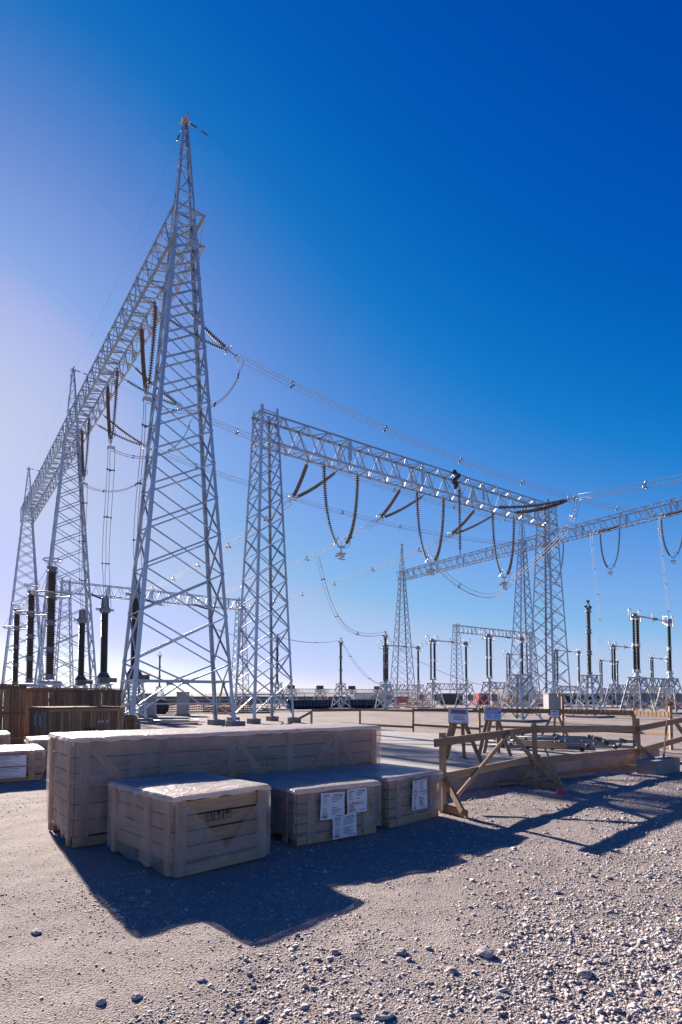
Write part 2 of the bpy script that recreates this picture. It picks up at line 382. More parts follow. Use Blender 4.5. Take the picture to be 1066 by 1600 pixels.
def beam(root, L, w, h, nb, s_ch, s_br):
    """box lattice beam along local x, y across, z from 0 to h"""
    pc = prof('L', s_ch, s_ch*.14, 'galv'); pb = prof('L', s_br, s_br*.14, 'galv'); pv = prof('B', s_ch*1.1, s_br*.5, 'galv')
    for y in (-w/2, w/2):
        for z in (0, h): strut(root, 'chord', (0, y, z), (L, y, z), pc, V3((0, -1 if y > 0 else 1, 0)), V3((0, 0, 1 if z == 0 else -1)))
    d = L/nb; pl = MB()
    for k in range(nb):
        x0, x1, xm = k*d, (k+1)*d, (k+.5)*d
        for y, s in ((-w/2, -1), (w/2, 1)):
            for e, (p, q) in enumerate((((x0, h), (xm, 0)), ((xm, 0), (x1, h)))):
                strut(root, 'brace', (p[0], y-s*.012*(e+1), p[1]), (q[0], y-s*.012*(e+1), q[1]), pb, V3((0, -s, 0)))
            if k and k % 4 == 0:
                strut(root, 'post', (x0, y+s*.012, 0), (x0, y+s*.012, h), pv, V3((1, 0, 0)))
                pl.box((x0, y+s*.034, h*.5), (s_ch*2.6, .015, h*.62))
            pl.box((xm, y+s*.014, .1), (s_ch*3, .012, .22)); 
        for z, s in ((0, -1), (h, 1)):
            strut(root, 'brace', (x0, -w/2, z-s*.015), (xm, w/2, z-s*.015), pb, V3((0, 0, -s))); strut(root, 'brace', (xm, w/2, z-s*.03), (x1, -w/2, z-s*.03), pb, V3((0, 0, -s)))
            strut(root, 'brace', (x0, -w/2, z-s*.045), (x0, w/2, z-s*.045), pb, V3((0, 0, -s)))
        if k % 4 == 2: strut(root, 'brace', (x0, -w/2, 0), (x0, w/2, h), pb)
    pl.build('gusset_plate', 'galv', root)
    return root
GB = 'box lattice beams of the gantries'
b1 = thing('lattice_beam', 'high lattice beam from the tallest tower to the second peaked tower, with hanging V strings', 'beam', T1-U*1.0+Z*26.75, TH+math.pi/2, GB)
beam(b1, SP+.9, 1.75, 1.9, 18, .13, .07)
dup(b1, T1+U*SP+Z*26.75+U*.05, TH+math.pi/2, 'high lattice beam between the second and the far left peaked towers')
dup(b1, G3-U*1+Z*26.75, TH+math.pi/2, 'background lattice beam entering from the right edge with two hanging U strings')
dup(b1, G3+U*SP+Z*26.75+U*.05, TH+math.pi/2, 'background lattice beam ending at the lone far slender tower')
b2 = thing('lattice_beam', 'blue-grey lattice beam across the middle with three hanging U strings', 'beam', A1-V*.7+Z*18.35, TH, GB)
beam(b2, SP+1.5, 1.25, 1.95, 18, .14, .07)
dup(b2, A1+U*W2-V*.7+Z*18.35, TH, 'small far lattice beam low in the sky at left, between the two small far towers')
dup(b2, G5-V*.7+Z*18.35, TH, 'tiny far lattice beam above the disconnectors left of the right gantry leg')

# ------------------------------------------------------------------ insulator strings
def chain(path, pitch=.155, r=.15, n=9):
    """cap-and-pin discs threaded along a polyline"""
    path = [V3(p) for p in path]; mb = MB(); mb.tube(path, .035, 5)
    seg = [(path[i+1]-path[i]).length for i in range(len(path)-1)]; tot = sum(seg); N = int((tot-.5)/pitch); 
    for k in range(N):
        d = .25+k*pitch; i = 0
        while i < len(seg)-1 and d > seg[i]: d -= seg[i]; i += 1
        ax = (path[i+1]-path[i]).normalized(); o = path[i]+ax*d
        mb.lathe([(.05, 0), (.06, .045), (r, .085), (r*.96, .1), (.05, .075)], o, ax, n)
    return mb
def bez(a, b, c, d, n=14):
    a, b, c, d = map(V3, (a, b, c, d)); o = []
    for i in range(n+1):
        t = i/n; o.append(a*(1-t)**3+b*3*t*(1-t)**2+c*3*t*t*(1-t)+d*t**3)
    return o
# V strings under the left gantry beam (local x along the beam)
GV = 'V-shaped suspension strings under the left gantry beam'
def vstring(lab, loc):
    t = thing('suspension_string', lab, 'insulator', loc, TH+math.pi/2, GV)
    for s in (-1, 1):
        chain(bez((s*1.45, 0, 0), (s*1.35, 0, -1.8), (s*.75, 0, -4), (s*.22, 0, -5.15), 10)).build('insulator_discs', 'disc', t, smooth=True)
        MB().ring((s*.34, 0, -4.85), .36, .028, V3((s*.35, .9, .2)), 20).build('corona_ring', 'alu', t)
        MB().bar((s*1.45, 0, .1), (s*1.45, 0, -.05), .12).build('hanger', 'galv', t)
    MB().box((0, 0, -5.25), (.55, .03, .16)).bar((0, 0, -5.25), (0, 0, -5.6), .05).build('yoke_plate', 'galv', t)
    MB().box((0, 0, -5.68), (.5, .5, .06)).bar((.2, .2, -5.65), (.2, .2, -5.85), .07).bar((-.2, .2, -5.65), (-.2, .2, -5.85), .07).bar((0, -.25, -5.65), (0, -.25, -5.85), .07).build('clamp', 'galv', t)
    return t
PH1 = (6.3, 15.3, 24.7)
v1 = vstring('V string nearest the tallest tower, partly hidden behind its left legs', T1+U*PH1[0]+Z*26.65)
dup(v1, T1+U*PH1[1]+Z*26.65, TH+math.pi/2, 'middle V string under the left gantry beam, with long droppers below it')
dup(v1, T1+U*PH1[2]+Z*26.65, TH+math.pi/2, 'V string in front of the second peaked tower, farthest of the three')

def tension(lab, grp, top_a, top_b, end, sag=.25):
    """two strings from a beam converging on a yoke: a dead end"""
    top_a, top_b, end = map(V3, (top_a, top_b, end)); o = end
    t = thing('tension_string', lab, 'insulator', o, 0, grp); dirs = []
    for a in (top_a, top_b):
        a = a-o; d = -a.normalized(); e = V3((0, 0, 0))-d*.35; e += (a-e)*.0
        b = bez(a, a*.66+Z*(-sag), a*.33+Z*(-sag), e, 8)
        chain(b).build('insulator_discs', 'disc', t, smooth=True); dirs.append(d)
        MB().ring(e+Z*.02, .3, .026, d, 18).build('corona_ring', 'alu', t)
    fw = (dirs[0]+dirs[1]).normalized(); sd_ = fw.cross(Z).normalized()
    MB().bar(-fw*.35-sd_*.2, -fw*.35+sd_*.2, .05, .12).bar(-fw*.3, fw*.35, .05, .1).bar(fw*.35-sd_*.22, fw*.35+sd_*.22, .05, .1).build('yoke_plate', 'galv', t)
    return o+fw*.4
END1 = []; LAB = ('standing out right of the tallest tower', 'middle one, seen through the tallest tower', 'farthest one, left of the tallest tower')
for k, s in enumerate((4.75, 14.1, 23.4)):
    e = T1+U*(s+.45)+V*5.4+Z*25.4
    END1.append(tension('tension string pair right of the left gantry beam, '+LAB[k], 'tension strings of the left gantry',
                T1+U*(s-1.0)+V*.9+Z*26.75, T1+U*(s+1.3)+V*.9+Z*26.75, e))
END3 = []
for k, s in enumerate((4.75, 14.1, 23.4)):
    e = T1+U*(s+.45)+V*(WG-5.4)+Z*25.4
    END3.append(tension(('tension string pair on the background beam at the right photo edge', 'tension string pair on the background beam, right of the right gantry leg', 'tension string pair on the background beam hidden behind the right gantry leg')[k], 'tension strings of the background beam',
                T1+U*(s-.8)+V*(WG-.9)+Z*26.75, T1+U*(s+1.4)+V*(WG-.9)+Z*26.75, e))
TQ = (5.0, 13.8, 22.6); END2 = []; END4 = []
for k, s in enumerate(TQ):
    e = A1+V*(s+.1)+U*5.1+Z*17.15
    END2.append(tension('slanting tension string pair behind the middle beam, '+('nearest its left tower', 'the middle pair', 'beside the straight hanging string')[k], 'tension strings of the middle beam',
                A1+V*(s-1.3)+U*.6+Z*18.3, A1+V*(s+1.3)+U*.6+Z*18.3, e))
    e4 = A1+V*(s+.1)+U*(W2-5.1)+Z*17.15
    END4.append(tension('dark tension string pair on the small far beam at left, '+('leftmost', 'middle', 'rightmost')[k], 'tension strings of the small far beam',
                A1+V*(s-1.2)+U*(W2-.6)+Z*18.6, A1+V*(s+1.2)+U*(W2-.6)+Z*18.6, e4))
EO = tension('thick black string pair lying level in front of the right end of the middle beam', 'outgoing tension strings',
             A1+V*22.6-U*.65+Z*18.4, A1+V*25.2-U*.65+Z*18.4, A1+V*24.4-U*7.0+Z*17.75, .35)

GU = 'U-shaped strings hanging from beams'
def ustring(lab, loc, rz):
    t = thing('hanging_string', lab, 'insulator', loc, rz, GU)
    for s in (-1, 1):
        chain(bez((s*1.5, 0, 0), (s*1.5, 0, -2.4), (s*1.15, 0, -5.0), (s*.26, 0, -5.75), 14), r=.155).build('insulator_discs', 'disc', t, smooth=True)
        MB().ring((s*.42, 0, -5.5), .33, .026, V3((s*.8, .5, .5)), 20).build('corona_ring', 'alu', t)
        MB().bar((s*1.5, 0, .12), (s*1.5, 0, -.08), .12).build('hanger', 'galv', t)
    MB().box((0, 0, -5.85), (.6, .04, .14)).bar((0, 0, -5.85), (0, 0, -6.3), .07).build('yoke_plate', 'galv', t)
    MB().box((0, 0, -6.35), (.55, .5, .08)).box((-.22, .15, -6.5), (.12, .4, .12)).box((.22, .15, -6.5), (.12, .4, .12)).box((0, -.05, -6.75), (.55, .12, .08)).bar((0, 0, -6.4), (0, 0, -6.75), .06).build('clamp', 'alu', t)
    return t
PH2 = (6.2, 15.2, 24.4)
u1 = ustring('U string under the middle beam, nearest its left tower, with an empty clamp', A1+V*PH2[0]+Z*18.3, TH)
dup(u1, A1+V*PH2[1]+Z*18.3, TH, 'U string in the middle of the middle beam, left of the straight hanging string')
dup(u1, A1+V*PH2[2]+Z*18.3, TH, 'U string under the middle beam near the right gantry leg, holding the curved jumper')
for k, s in enumerate((6.3, 15.3, 24.6)):
    dup(u1, G3+U*s+Z*26.65, TH+math.pi/2, ('U string under the background beam at the right photo edge', 'U string under the background beam right of the right gantry leg, empty clamp', 'U string under the background beam hidden behind the right gantry leg')[k])
p0 = A1+V*17.8-U*.72+Z*18.2
t = thing('hanging_string', 'single straight dark string hanging loose from the front of the middle beam', 'insulator', p0, TH)
chain([(0, 0, 1.0), (.03, 0, -1), (.06, 0, -4.7)]).build('insulator_discs', 'disc', t, smooth=True)
MB().bar((.06, 0, -4.6), (.06, 0, -5.1), .05).build('end_fitting', 'galv', t)
mb = MB()
for i in range(7): mb.lathe([(.02, -.25), (.16, -.18), (.17, .1), (.05, .2)], (random.uniform(-.45, .15), random.uniform(-.1, .05), .3+.2*i), V3((random.uniform(-.4, .4), random.uniform(-.4, .4), 1)), 7)
t2 = thing('chain_hoist', 'black bundled hoist hung on the front chord of the middle beam', 'hoist', p0+Z*.5-V*.35-U*.12, TH)
mb.build('hoist_body', 'black', t2); MB().tube([(0, 0, 1.6), (.05, 0, 1.1)], .05, 6).build('hook', 'black', t2)

# ------------------------------------------------------------------ conductors
def sagpath(p, q, sag, n=22):
    return [p.lerp(q, i/n)-Z*(4*sag*(i/n)*(1-i/n)) for i in range(n+1)]
def bundle(name, lab, grp, path, sp=.4, r=.021, every=7, three=True, offs=None, cat='cable'):
    path = [V3(p) for p in path]; o = path[0]
    t = thing(name, lab, cat, o, 0, grp); n = len(path); fr = []
    for i in range(n):
        d = (path[min(i+1, n-1)]-path[max(i-1, 0)]).normalized(); sx = d.cross(Z)
        sx = sx.normalized() if sx.length > .15 else V; fr.append((sx, sx.cross(d)))
    offs = offs or (((0, .58), (-.5, -.29), (.5, -.29)) if three else ((-.5, 0), (.5, 0)))
    P = [[path[i]-o+fr[i][0]*(a*sp)+fr[i][1]*(b*sp) for i in range(n)] for a, b in offs]
    for pp in P: MB().tube(pp, r, 5).build('wire', 'wire', t, smooth=True)
    for i in range(every//2, n-1, every):
        m = MB(); c = [pp[i] for pp in P]
        for k in range(len(c)):
            m.bar(c[k], c[(k+1) % len(c)], .045); m.box(c[k], (.1, .1, .1))
        m.build('spacer', 'dark_steel', t)
    return t, P
LC_ = ('nearest the camera, high over the middle beam', 'middle of the three', 'farthest of the three')
for k in range(3):
    bundle('conductor_bundle', 'triple conductor from the left gantry to the background beam, '+('nearest the camera', 'middle one', 'farthest one')[k], 'conductors of the tall gantries', sagpath(END1[k], END3[k], 2.0, 40), .42, .021, 6)
for k in range(3):
    bundle('conductor_bundle', 'triple conductor from the middle beam down to the small far beam, '+('leftmost', 'middle', 'rightmost')[k], 'conductors of the lower gantries', sagpath(END2[k], END4[k], 1.7, 30), .42, .021, 4)
far = EO+(-U)*40+Z*(-.3)
bundle('conductor_bundle', 'triple conductor bundle leaving over the right edge from the level black strings', 'outgoing conductors', sagpath(EO, far, 1.3, 30), .45, .022, 9)
# jumper loops on the left gantry
def phase_yoke(k): return T1+U*PH1[k]+Z*(26.65-5.85)
for k in range(3):
    a = END1[k]+V*.3; b = phase_yoke(k)
    bundle('jumper_cable', 'drooping jumper under the left gantry beam, '+('right of the tallest tower', 'seen through the tallest tower', 'left of the tallest tower')[k], 'jumpers of the left gantry',
           bez(a, a+V*.2-Z*2.6, b+V*3.5-Z*1.0, b, 18), .38, .024, 6, False)
# droppers to the current transformers
CTP = [at(p, 1062, d) for p, d in ((210, 40.), (162, 46.9), (126.5, 53.4))]
for k in range(3):
    b = phase_yoke(k); e = CTP[k].copy(); e.z = 9.3
    bundle('dropper_cable', 'long dropper hanging from the '+('nearest', 'middle', 'farthest')[k]+' V string of the left gantry', 'droppers of the left gantry',
           bez(b, b-Z*4.5, e+Z*5-V*.3, e-U*.8+Z*(-.5), 16), .5, .022, 5, True)
# droppers under the background beam
for k in (0, 1):
    a = END3[k]-V*.4-Z*.2; b = a-Z*(a.z-9.2)+V*.8-U*.5
    bundle('dropper_cable', 'long straight dropper hanging from the background beam, '+('near the right photo edge', 'right of the right gantry leg')[k], 'droppers of the background beam', bez(a, a-Z*5, b+Z*5+V*.5, b, 18), .5, .024, 4, False)
# jumper from the outgoing line back under the third U string
ju = A1+V*PH2[2]+Z*(18.3-6.85); je = END2[2]+U*3-Z*.35
pts = bez(EO, EO+V3((-.3, .3, -3.2)), ju+(EO-ju)*.45-Z*.7, ju, 12)[:-1]+bez(ju, ju-(EO-ju)*.3-Z*.35, je+V*1.2-Z*2.2, je, 10)
bundle('jumper_cable', 'long curved jumper sagging from the level black strings under the third U string', 'jumper of the middle beam', pts, .42, .023, 5)

# ------------------------------------------------------------------ earth wires from the peaks
def wire(name, lab, grp, path, r=.0055, strain=True):
    o = V3(path[0]); t = thing(name, lab, 'cable', o, 0, grp); p = [V3(x)-o for x in path]
    MB().tube(p, r, 4).build('wire', 'wire_thin', t)
    d = (p[1]-p[0]).normalized()
    if strain:
        for s in (.5, 1.15): MB().lathe([(.02, -.2), (.045, -.17), (.045, .17), (.02, .2)], d*s, d, 8).build('strain_clamp', 'dark_steel', t)
PK = lambda P: P+Z*34.6
wire('earth_wire', 'thin earth wire from the tallest peak down left to the second peak', 'earth wires', sagpath(PK(T1), PK(T1+U*SP), .8))
wire('earth_wire', 'thin earth wire from the second peak to the far left peak', 'earth wires', sagpath(PK(T1+U*SP), PK(T1+U*2*SP), .8))
wire('earth_wire', 'thin earth wire from the tallest peak sloping right towards the tower off the right edge', 'earth wires', sagpath(PK(T1), PK(G3), 1.6))
wire('earth_wire', 'thin earth wire from the second peak passing behind the tallest tower', 'earth wires', sagpath(PK(T1+U*SP), PK(G3+U*SP), 1.6))
wire('earth_wire', 'thin earth wire from the far left peak to the lone far slender tower', 'earth wires', sagpath(PK(T1+U*2*SP), PK(G3+U*2*SP), 1.6))

# ------------------------------------------------------------------ substation apparatus
def stand(root, h, b, t, s=.09, z0=.15, plat=.2, ny=None):
    """tapered four-legged lattice stand, every member its own piece"""
    pl = prof('L', s*1.3, s*.16, 'galv2'); pb = prof('L', s*.8, s*.12, 'galv2')
    def c(i, z): f = (z-z0)/(h-z0); r = b+(t-b)*f; sx, sy = ((-1, -1), (1, -1), (1, 1), (-1, 1))[i % 4]; return V3((sx*r, sy*r, z))
    zs = [z0, z0+(h-z0)*.42, z0+(h-z0)*.75, h]
    for i in range(4):
        p, q = c(i, z0), c(i, h); strut(root, 'leg', p, q, pl, V3((-p.x, 0, 0)).normalized(), V3((0, -p.y, 0)).normalized())
        for k in range(3):
            strut(root, 'brace', c(i, zs[k]), c(i+1, zs[k+1]), pb); strut(root, 'brace', c(i+1, zs[k]), c(i, zs[k+1]), pb)
    MB().box((0, 0, h+.04), (t*2+plat, t*2+plat, .08)).build('top_plate', 'galv2', root)
    MB().box((0, 0, z0-.25), (b*2+.7, b*2+.7, .5)).build('plinth', 'conc_dark', root)
def sheds(z0, z1, r, pitch=.11, n=12, core=.7):
    pr = [(r*core, z0)]; z = z0+pitch*.5
    while z < z1-pitch*.4:
        pr += [(r*core, z), (r, z+pitch*.30), (r*core, z+pitch*.5)]; z += pitch
    pr.append((r*core, z1)); return MB().lathe(pr, n=n)
def flange(z, r, h=.16): return MB().lathe([(r*.9, z-h), (r*1.35, z-h*.9), (r*1.35, z-h*.6), (r, z-h*.4), (r, z+h*.4), (r*1.35, z+h*.6), (r*1.35, z+h*.9), (r*.9, z+h)], n=12)
def column(root, z0, z1, r, nseg, m, fr=1.05, fm='alu', mx=None, pitch=.11):
    d = (z1-z0)/nseg
    for k in range(nseg):
        a, b = z0+k*d+.14, z0+(k+1)*d-.14
        sheds(a, b, r, pitch).build('insulator_section', m, root, mx, smooth=False)
    for k in range(nseg+1): flange(z0+k*d, r*fr).build('flange', fm, root, mx)

# post insulators with a bundle clamp on top
GP = 'tall single post insulators on lattice stands'
PX = ((922, 46.0, 'brown post insulator with triangular clamp, right of the right gantry leg'),
      (602.6, 68.0, 'post insulator where the drooping three-wire dropper lands, beside a disconnector'),
      (532.6, 75.7, 'lone post insulator in open sky between the two middle towers, carrying the low cable'),
      (433, 71., 'post insulator seen through the right legs of the middle flat-topped tower'),
      (249, 100., 'small far post insulator seen through the tallest tower'))
pi = thing('post_insulator', PX[0][2], 'insulator', (0, 0, 0), TH, GP)
stand(pi, 3.3, .95, .42); column(pi, 3.42, 8.55, .19, 3, 'porc', 1.0, 'grey_head')
MB().box((0, 0, 8.72), (.3, .3, .1)).tube([(-.3, 0, 8.85), (0, 0, 9.3), (.3, 0, 8.85)], .045, 6, True).box((-.3, 0, 8.85), (.14, .2, .14)).box((.3, 0, 8.85), (.14, .2, .14)).box((0, 0, 9.3), (.14, .2, .14)).build('bundle_clamp', 'dark_steel', pi)
PTOP = []
for i, (px, d, lab) in enumerate(PX):
    p = at(px, 1085, d); p.z = 0
    if i == 0: pi.location = p
    else: dup(pi, p, TH, lab)
    PTOP.append(p+Z*9.1)
sp_ = thing('steel_stand', 'bare empty lattice stand left of the white cabinet by the right gantry leg', 'stand', at(812, 1085, 38.5)*1.0, TH)
sp_.location.z = 0; stand(sp_, 3.05, 1.0, .5)

# droppers on the post insulators
fr0 = at(497, 869, 57.)
bundle('dropper_cable', 'three-wire dropper curving down from the middle-beam conductor to a post insulator', 'low cables on post insulators', bez(fr0, fr0+V3((1.2, .5, -5.2)), PTOP[1]+V3((-5.5, -.5, -1.2)), PTOP[1], 20), .35, .02, 6)
q = at(765, 1072, 66.)
bundle('dropper_cable', 'pair of cables drooping right from the post insulator to the disconnector behind the sign', 'low cables on post insulators', bez(PTOP[1], PTOP[1]+V3((1.8, 0, -2.8)), q+V3((-3.5, 0, .4)), q, 18), .35, .02, 8, False)
bundle('dropper_cable', 'pair of cables between the post insulators seen through the middle tower and in open sky', 'low cables on post insulators', sagpath(PTOP[3], PTOP[2], .55), .35, .02, 9, False)
q = at(606, 1072, 70.)
bundle('dropper_cable', 'pair of cables drooping right from the lone post insulator to the next disconnector stand', 'low cables on post insulators', bez(PTOP[2], PTOP[2]+V3((2.0, 0, -3.6)), q+V3((-2.4, 0, .3)), q, 18), .35, .02, 8, False)
q = PTOP[3]-V*9.2
bundle('dropper_cable', 'pair of cables going left from the post insulator behind the middle tower', 'low cables on post insulators', sagpath(q+Z*.7, PTOP[3], .7), .35, .02, 9, False)

# disconnectors: two columns, one column, a tube between, on a lattice base
GD = 'horizontal break disconnectors on lattice bases'
def disconnector(lab, loc):
    t = thing('disconnector', lab, 'disconnector', loc, TH, GD); L = 6.3
    for x0 in (0, L):
        r = MB()
        s = .09; pl = prof('L', .12, .016, 'galv2'); pb = prof('L', .075, .01, 'galv2'); h = 3.3
        def c(i, z): f = (z-.15)/(h-.15); ra = 1.25+(.5-1.25)*f; rb = .95+(.4-.95)*f; sx, sy = ((-1, -1), (1, -1), (1, 1), (-1, 1))[i % 4]; return V3((x0+sx*ra, sy*rb, z))
        zs = (.15, 1.45, 2.5, h)
        for i in range(4):
            strut(t, 'leg', c(i, .15), c(i, h), pl)
            for k in range(3):
                strut(t, 'brace', c(i, zs[k]), c(i+1, zs[k+1]), pb); strut(t, 'brace', c(i+1, zs[k]), c(i, zs[k+1]), pb)
        MB().box((x0, 0, h+.06), (1.5, .9, .12)).build('base_plate', 'galv2', t)
        MB().box((x0, 0, -.1), (3.2, 2.5, .5)).build('plinth', 'conc_dark', t)
        MB().box((x0-.1, -.85, 1.5), (.62, .4, .75)).box((x0-.1, -.85, 1.92), (.68, .46, .06)).build('drive_box', 'grey_head', t)
        MB().tube([(x0-.1, -.7, 1.9), (x0, -.1, h)], .04, 6).build('drive_rod', 'galv2', t)
        MB().lathe([(.32, 0), (.32, .1), (.2, .14), (.2, .4), (.3, .45), (.3, .55)], (x0, 0, h+.1), n=12).build('bearing', 'galv2', t)
    ys = (-.33, .33) if True else ()
    for x0 in (-.36, .3):
        mx = Matrix.Translation((x0, 0, 0)); column(t, 3.95, 8.7, .19 if x0 > 0 else .14, 2, 'black', .95, 'alu', mx, .16)
    column(t, 3.95, 8.6, .19, 2, 'black', .95, 'alu', Matrix.Translation((L, 0, 0)), .16)
    MB().tube([(-.4, 0, 9.0), (L*.62, 0, 8.95)], .075, 8).tube([(L*.55, 0, 8.95), (L+.1, 0, 8.9)], .055, 8).build('contact_tube', 'alu', t, smooth=True)
    MB().box((0, 0, 8.85), (1.1, .3, .2)).box((-.1, 0, 9.05), (.5, .25, .25)).box((L, 0, 8.8), (.6, .3, .25)).box((L, 0, 9.0), (.3, .4, .35)).box((L*.58, 0, 8.95), (.5, .2, .22)).build('terminal', 'grey_head', t)
    def loop(cx, rot=0., w=.42, h=.55):
        pts = []
        for k in range(20):
            a = 2*math.pi*k/20; ca, sa = math.cos(a), math.sin(a)
            pts.append((cx+.16*math.copysign(abs(ca)**.5, ca)*0+w*math.copysign(abs(ca)**.45, ca)*math.cos(rot), w*math.copysign(abs(ca)**.45, ca)*math.sin(rot), 9.0+h*math.copysign(abs(sa)**.45, sa)))
        return MB().tube(pts, .035, 6, True)
    for cx, rr, w in ((-.95, .25, .42), (.75, .25, .42), (L-1.1, .5, .3), (L*.5, .4, .3), (L-.55, .9, .3), (L+.7, .3, .4)):
        loop(cx, rr, w, .55 if w > .35 else .38).build('corona_ring', 'alu', t, smooth=True)
    # base truss
    pc = prof('L', .1, .014, 'galv2'); pb = prof('L', .065, .01, 'galv2')
    for y in (-.38, .38):
        for z in (2.55, 3.28): strut(t, 'truss_chord', (.5, y, z), (L-.5, y, z), pc)
        n = 7
        for k in range(n):
            a, b = .5+(L-1)*k/n, .5+(L-1)*(k+1)/n; m_ = (a+b)/2
            strut(t, 'brace', (a, y, 2.55), (m_, y, 3.28), pb); strut(t, 'brace', (m_, y, 3.28), (b, y, 2.55), pb)
    return t
DU = ((996, 52, 'nearest black-columned disconnector, at the right edge of the photo'),
      (765, 69, 'disconnector directly left of the right gantry leg, above the blue-banded sign'),
      (677, 75, 'disconnector in the middle, above the white sign with a red oval'),
      (603, 82, 'disconnector right behind the post insulator and the far slender tower'),
      (795, 99, 'small disconnector seen through the right gantry leg, left side'),
      (870, 91, 'small disconnector seen through the right side of the right gantry leg'),
      (960, 83, 'small disconnector between the brown post insulator and the nearest disconnector'),
      (1020, 109, 'far disconnector seen beyond the nearest disconnector at right'),
      (940, 117, 'farthest small disconnector, just right of the brown post insulator'))
d0 = None
for px, d, lab in DU:
    p = at(px, 1085, d); p.z = 0
    if d0 is None: d0 = disconnector(lab, p)
    else: dup(d0, p, TH, lab)

# a row of low steel frames with black boxes, and their trusses
GF = 'low lattice frames with black boxes on top behind the rail fence'
fr = thing('box_support', '', 'frame', (0, 0, 0), TH, GF)
stand(fr, 2.9, 1.0, .6, .1); MB().box((0, 0, 3.3), (.95, .95, .6)).box((-.25, 0, 3.3), (.1, 1.0, .66)).box((.25, 0, 3.3), (.1, 1.0, .66)).build('mechanism_box', 'dark_steel', fr)
for k in range(9):
    a, b = .7+k*.82, .7+(k+1)*.82
    for y in (-.35, .35):
        strut(fr, 'brace', (a, y, 2.2), ((a+b)/2, y, 2.95), prof('L', .065, .01, 'galv2')); strut(fr, 'brace', ((a+b)/2, y, 2.95), (b, y, 2.2), prof('L', .065, .01, 'galv2'))
for y in (-.35, .35):
    for z in (2.2, 2.95): strut(fr, 'chord', (.6, y, z), (8.1, y, z), prof('L', .1, .014, 'galv2'))
for k, (px, d) in enumerate(((455, 100), (500, 103), (550, 106), (590, 110))):
    p = at(px, 1085, d); p.z = 0; lab = ('low frame with black box seen through the middle tower', 'low frame with black box left of the lone post insulator', 'low frame with black box right of the lone post insulator, left of the truck', 'low frame with black box right of the white truck')[k]
    if k == 0: fr.location = p; fr['label'] = lab
    else: dup(fr, p, TH, lab)

# surge arresters (tall ringed columns) at left
GR = 'tall ringed arrester columns'
ar = thing('surge_arrester', 'nearest and tallest dark arrester column with two grading rings at left', 'arrester', (0, 0, 0), TH, GR)
stand(ar, 2.3, .75, .5, .1)
MB().box((0, 0, 2.45), (1.2, .2, .12)).box((0, 0, 2.45), (.2, 1.2, .12)).build('base_frame', 'white_metal', ar)
column(ar, 2.75, 8.75, .27, 4, 'porc', .8, 'grey_head', None, .105)
MB().ring((0, 0, 7.35), .98, .05, Z, 32).build('grading_ring', 'alu', ar, smooth=True)
MB().ring((0, 0, 9.3), .48, .04, Z, 28).build('top_ring', 'alu', ar, smooth=True)
mb = MB()
for k in range(6):
    a = k*math.pi/3; mb.tube([(.2*math.cos(a), .2*math.sin(a), 8.85), (.95*math.cos(a), .95*math.sin(a), 7.38)], .016, 4)
    mb.tube([(.16*math.cos(a), .16*math.sin(a), 8.85), (.47*math.cos(a), .47*math.sin(a), 9.28)], .016, 4)
mb.build('ring_support', 'alu', ar)
for k, (px, d) in enumerate(((77.5, 32.0), (46, 39.3), (24, 47.6))):
    p = at(px, 1062, d); p.z = 0
    if k == 0: ar.location = p
    else: dup(ar, p, TH, ('', 'middle dark arrester column of the three at left', 'shortest-looking arrester column at the far left edge, at the foot of the far tower')[k])
# current transformers
GC = 'current transformers with grey heads'
ct = thing('current_transformer', 'nearest grey-headed black column standing behind the left legs of the tallest tower', 'transformer', (0, 0, 0), TH, GC)
stand(ct, 2.6, .7, .5, .1)
MB().box((0, 0, 2.95), (.8, .8, .5)).lathe([(.55, 3.2), (.36, 3.5), (.33, 3.6)], n=14).box((.75, 0, 3.0), (.5, .4, .35)).build('tank', 'dark_steel', ct)
sheds(3.6, 8.5, .3, .12, 14, .86).build('insulator_section', 'black', ct)
MB().lathe([(.3, 8.45), (.42, 8.55), (.44, 8.8), (.42, 8.86), (.36, 8.95), (.32, 9.0), (.29, 9.7), (.26, 9.74), (.0, 9.76)], n=18).build('head', 'grey_head', ct, smooth=True)
for x in (-.55, .55): MB().box((x, 0, 8.75), (.3, .1, .2)).build('terminal', 'alu', ct)
for k in range(3):
    p = CTP[k].copy(); p.z = 0
    if k == 0: ct.location = p
    else: dup(ct, p, TH, ('', 'middle grey-headed black column between the second and the tallest tower', 'farthest grey-headed black column in front of the second peaked tower')[k])

# ------------------------------------------------------------------ far side of the yard: wall, drums, vehicles, cabinets
wl0 = at(205, 1088, 118); wl0.z = 0; wl1 = at(640, 1088, 165); wl1.z = 0
wall = thing('precast_wall', 'long grey precast concrete perimeter wall with wire posts, seen under the tallest tower', 'wall', wl0, math.atan2((wl1-wl0).y, (wl1-wl0).x))
Lw = (wl1-wl0).length; n = int(Lw/3.2)
for k in range(n):
    x = (k+.5)*Lw/n
    for j in range(3): link('panel', prof('B', .12, .72, 'conc_dark'), wall, Matrix.Translation((x-Lw/n/2+.08, random.uniform(-.01, .01), -.14+j*.74)) @ Matrix.Diagonal((Lw/n-.16, 1, 1, 1)))
    link('post', prof('B', .2, .22, 'conc_dark'), wall, Matrix.Translation((k*Lw/n, 0, -.4)) @ Matrix.Rotation(-math.pi/2, 4, 'Y') @ Matrix.Diagonal((2.3, 1, 1, 1)))
    strut(wall, 'wire_post', (k*Lw/n, 0, 1.9), (k*Lw/n-.12, -.2, 2.35), prof('B', .06, .06, 'dark_steel'))
for z, y in ((2.05, -.07), (2.2, -.13), (2.33, -.19)): MB().bar((0, y, z), (Lw, y, z), .02).build('barbed_wire', 'dark_steel', wall)
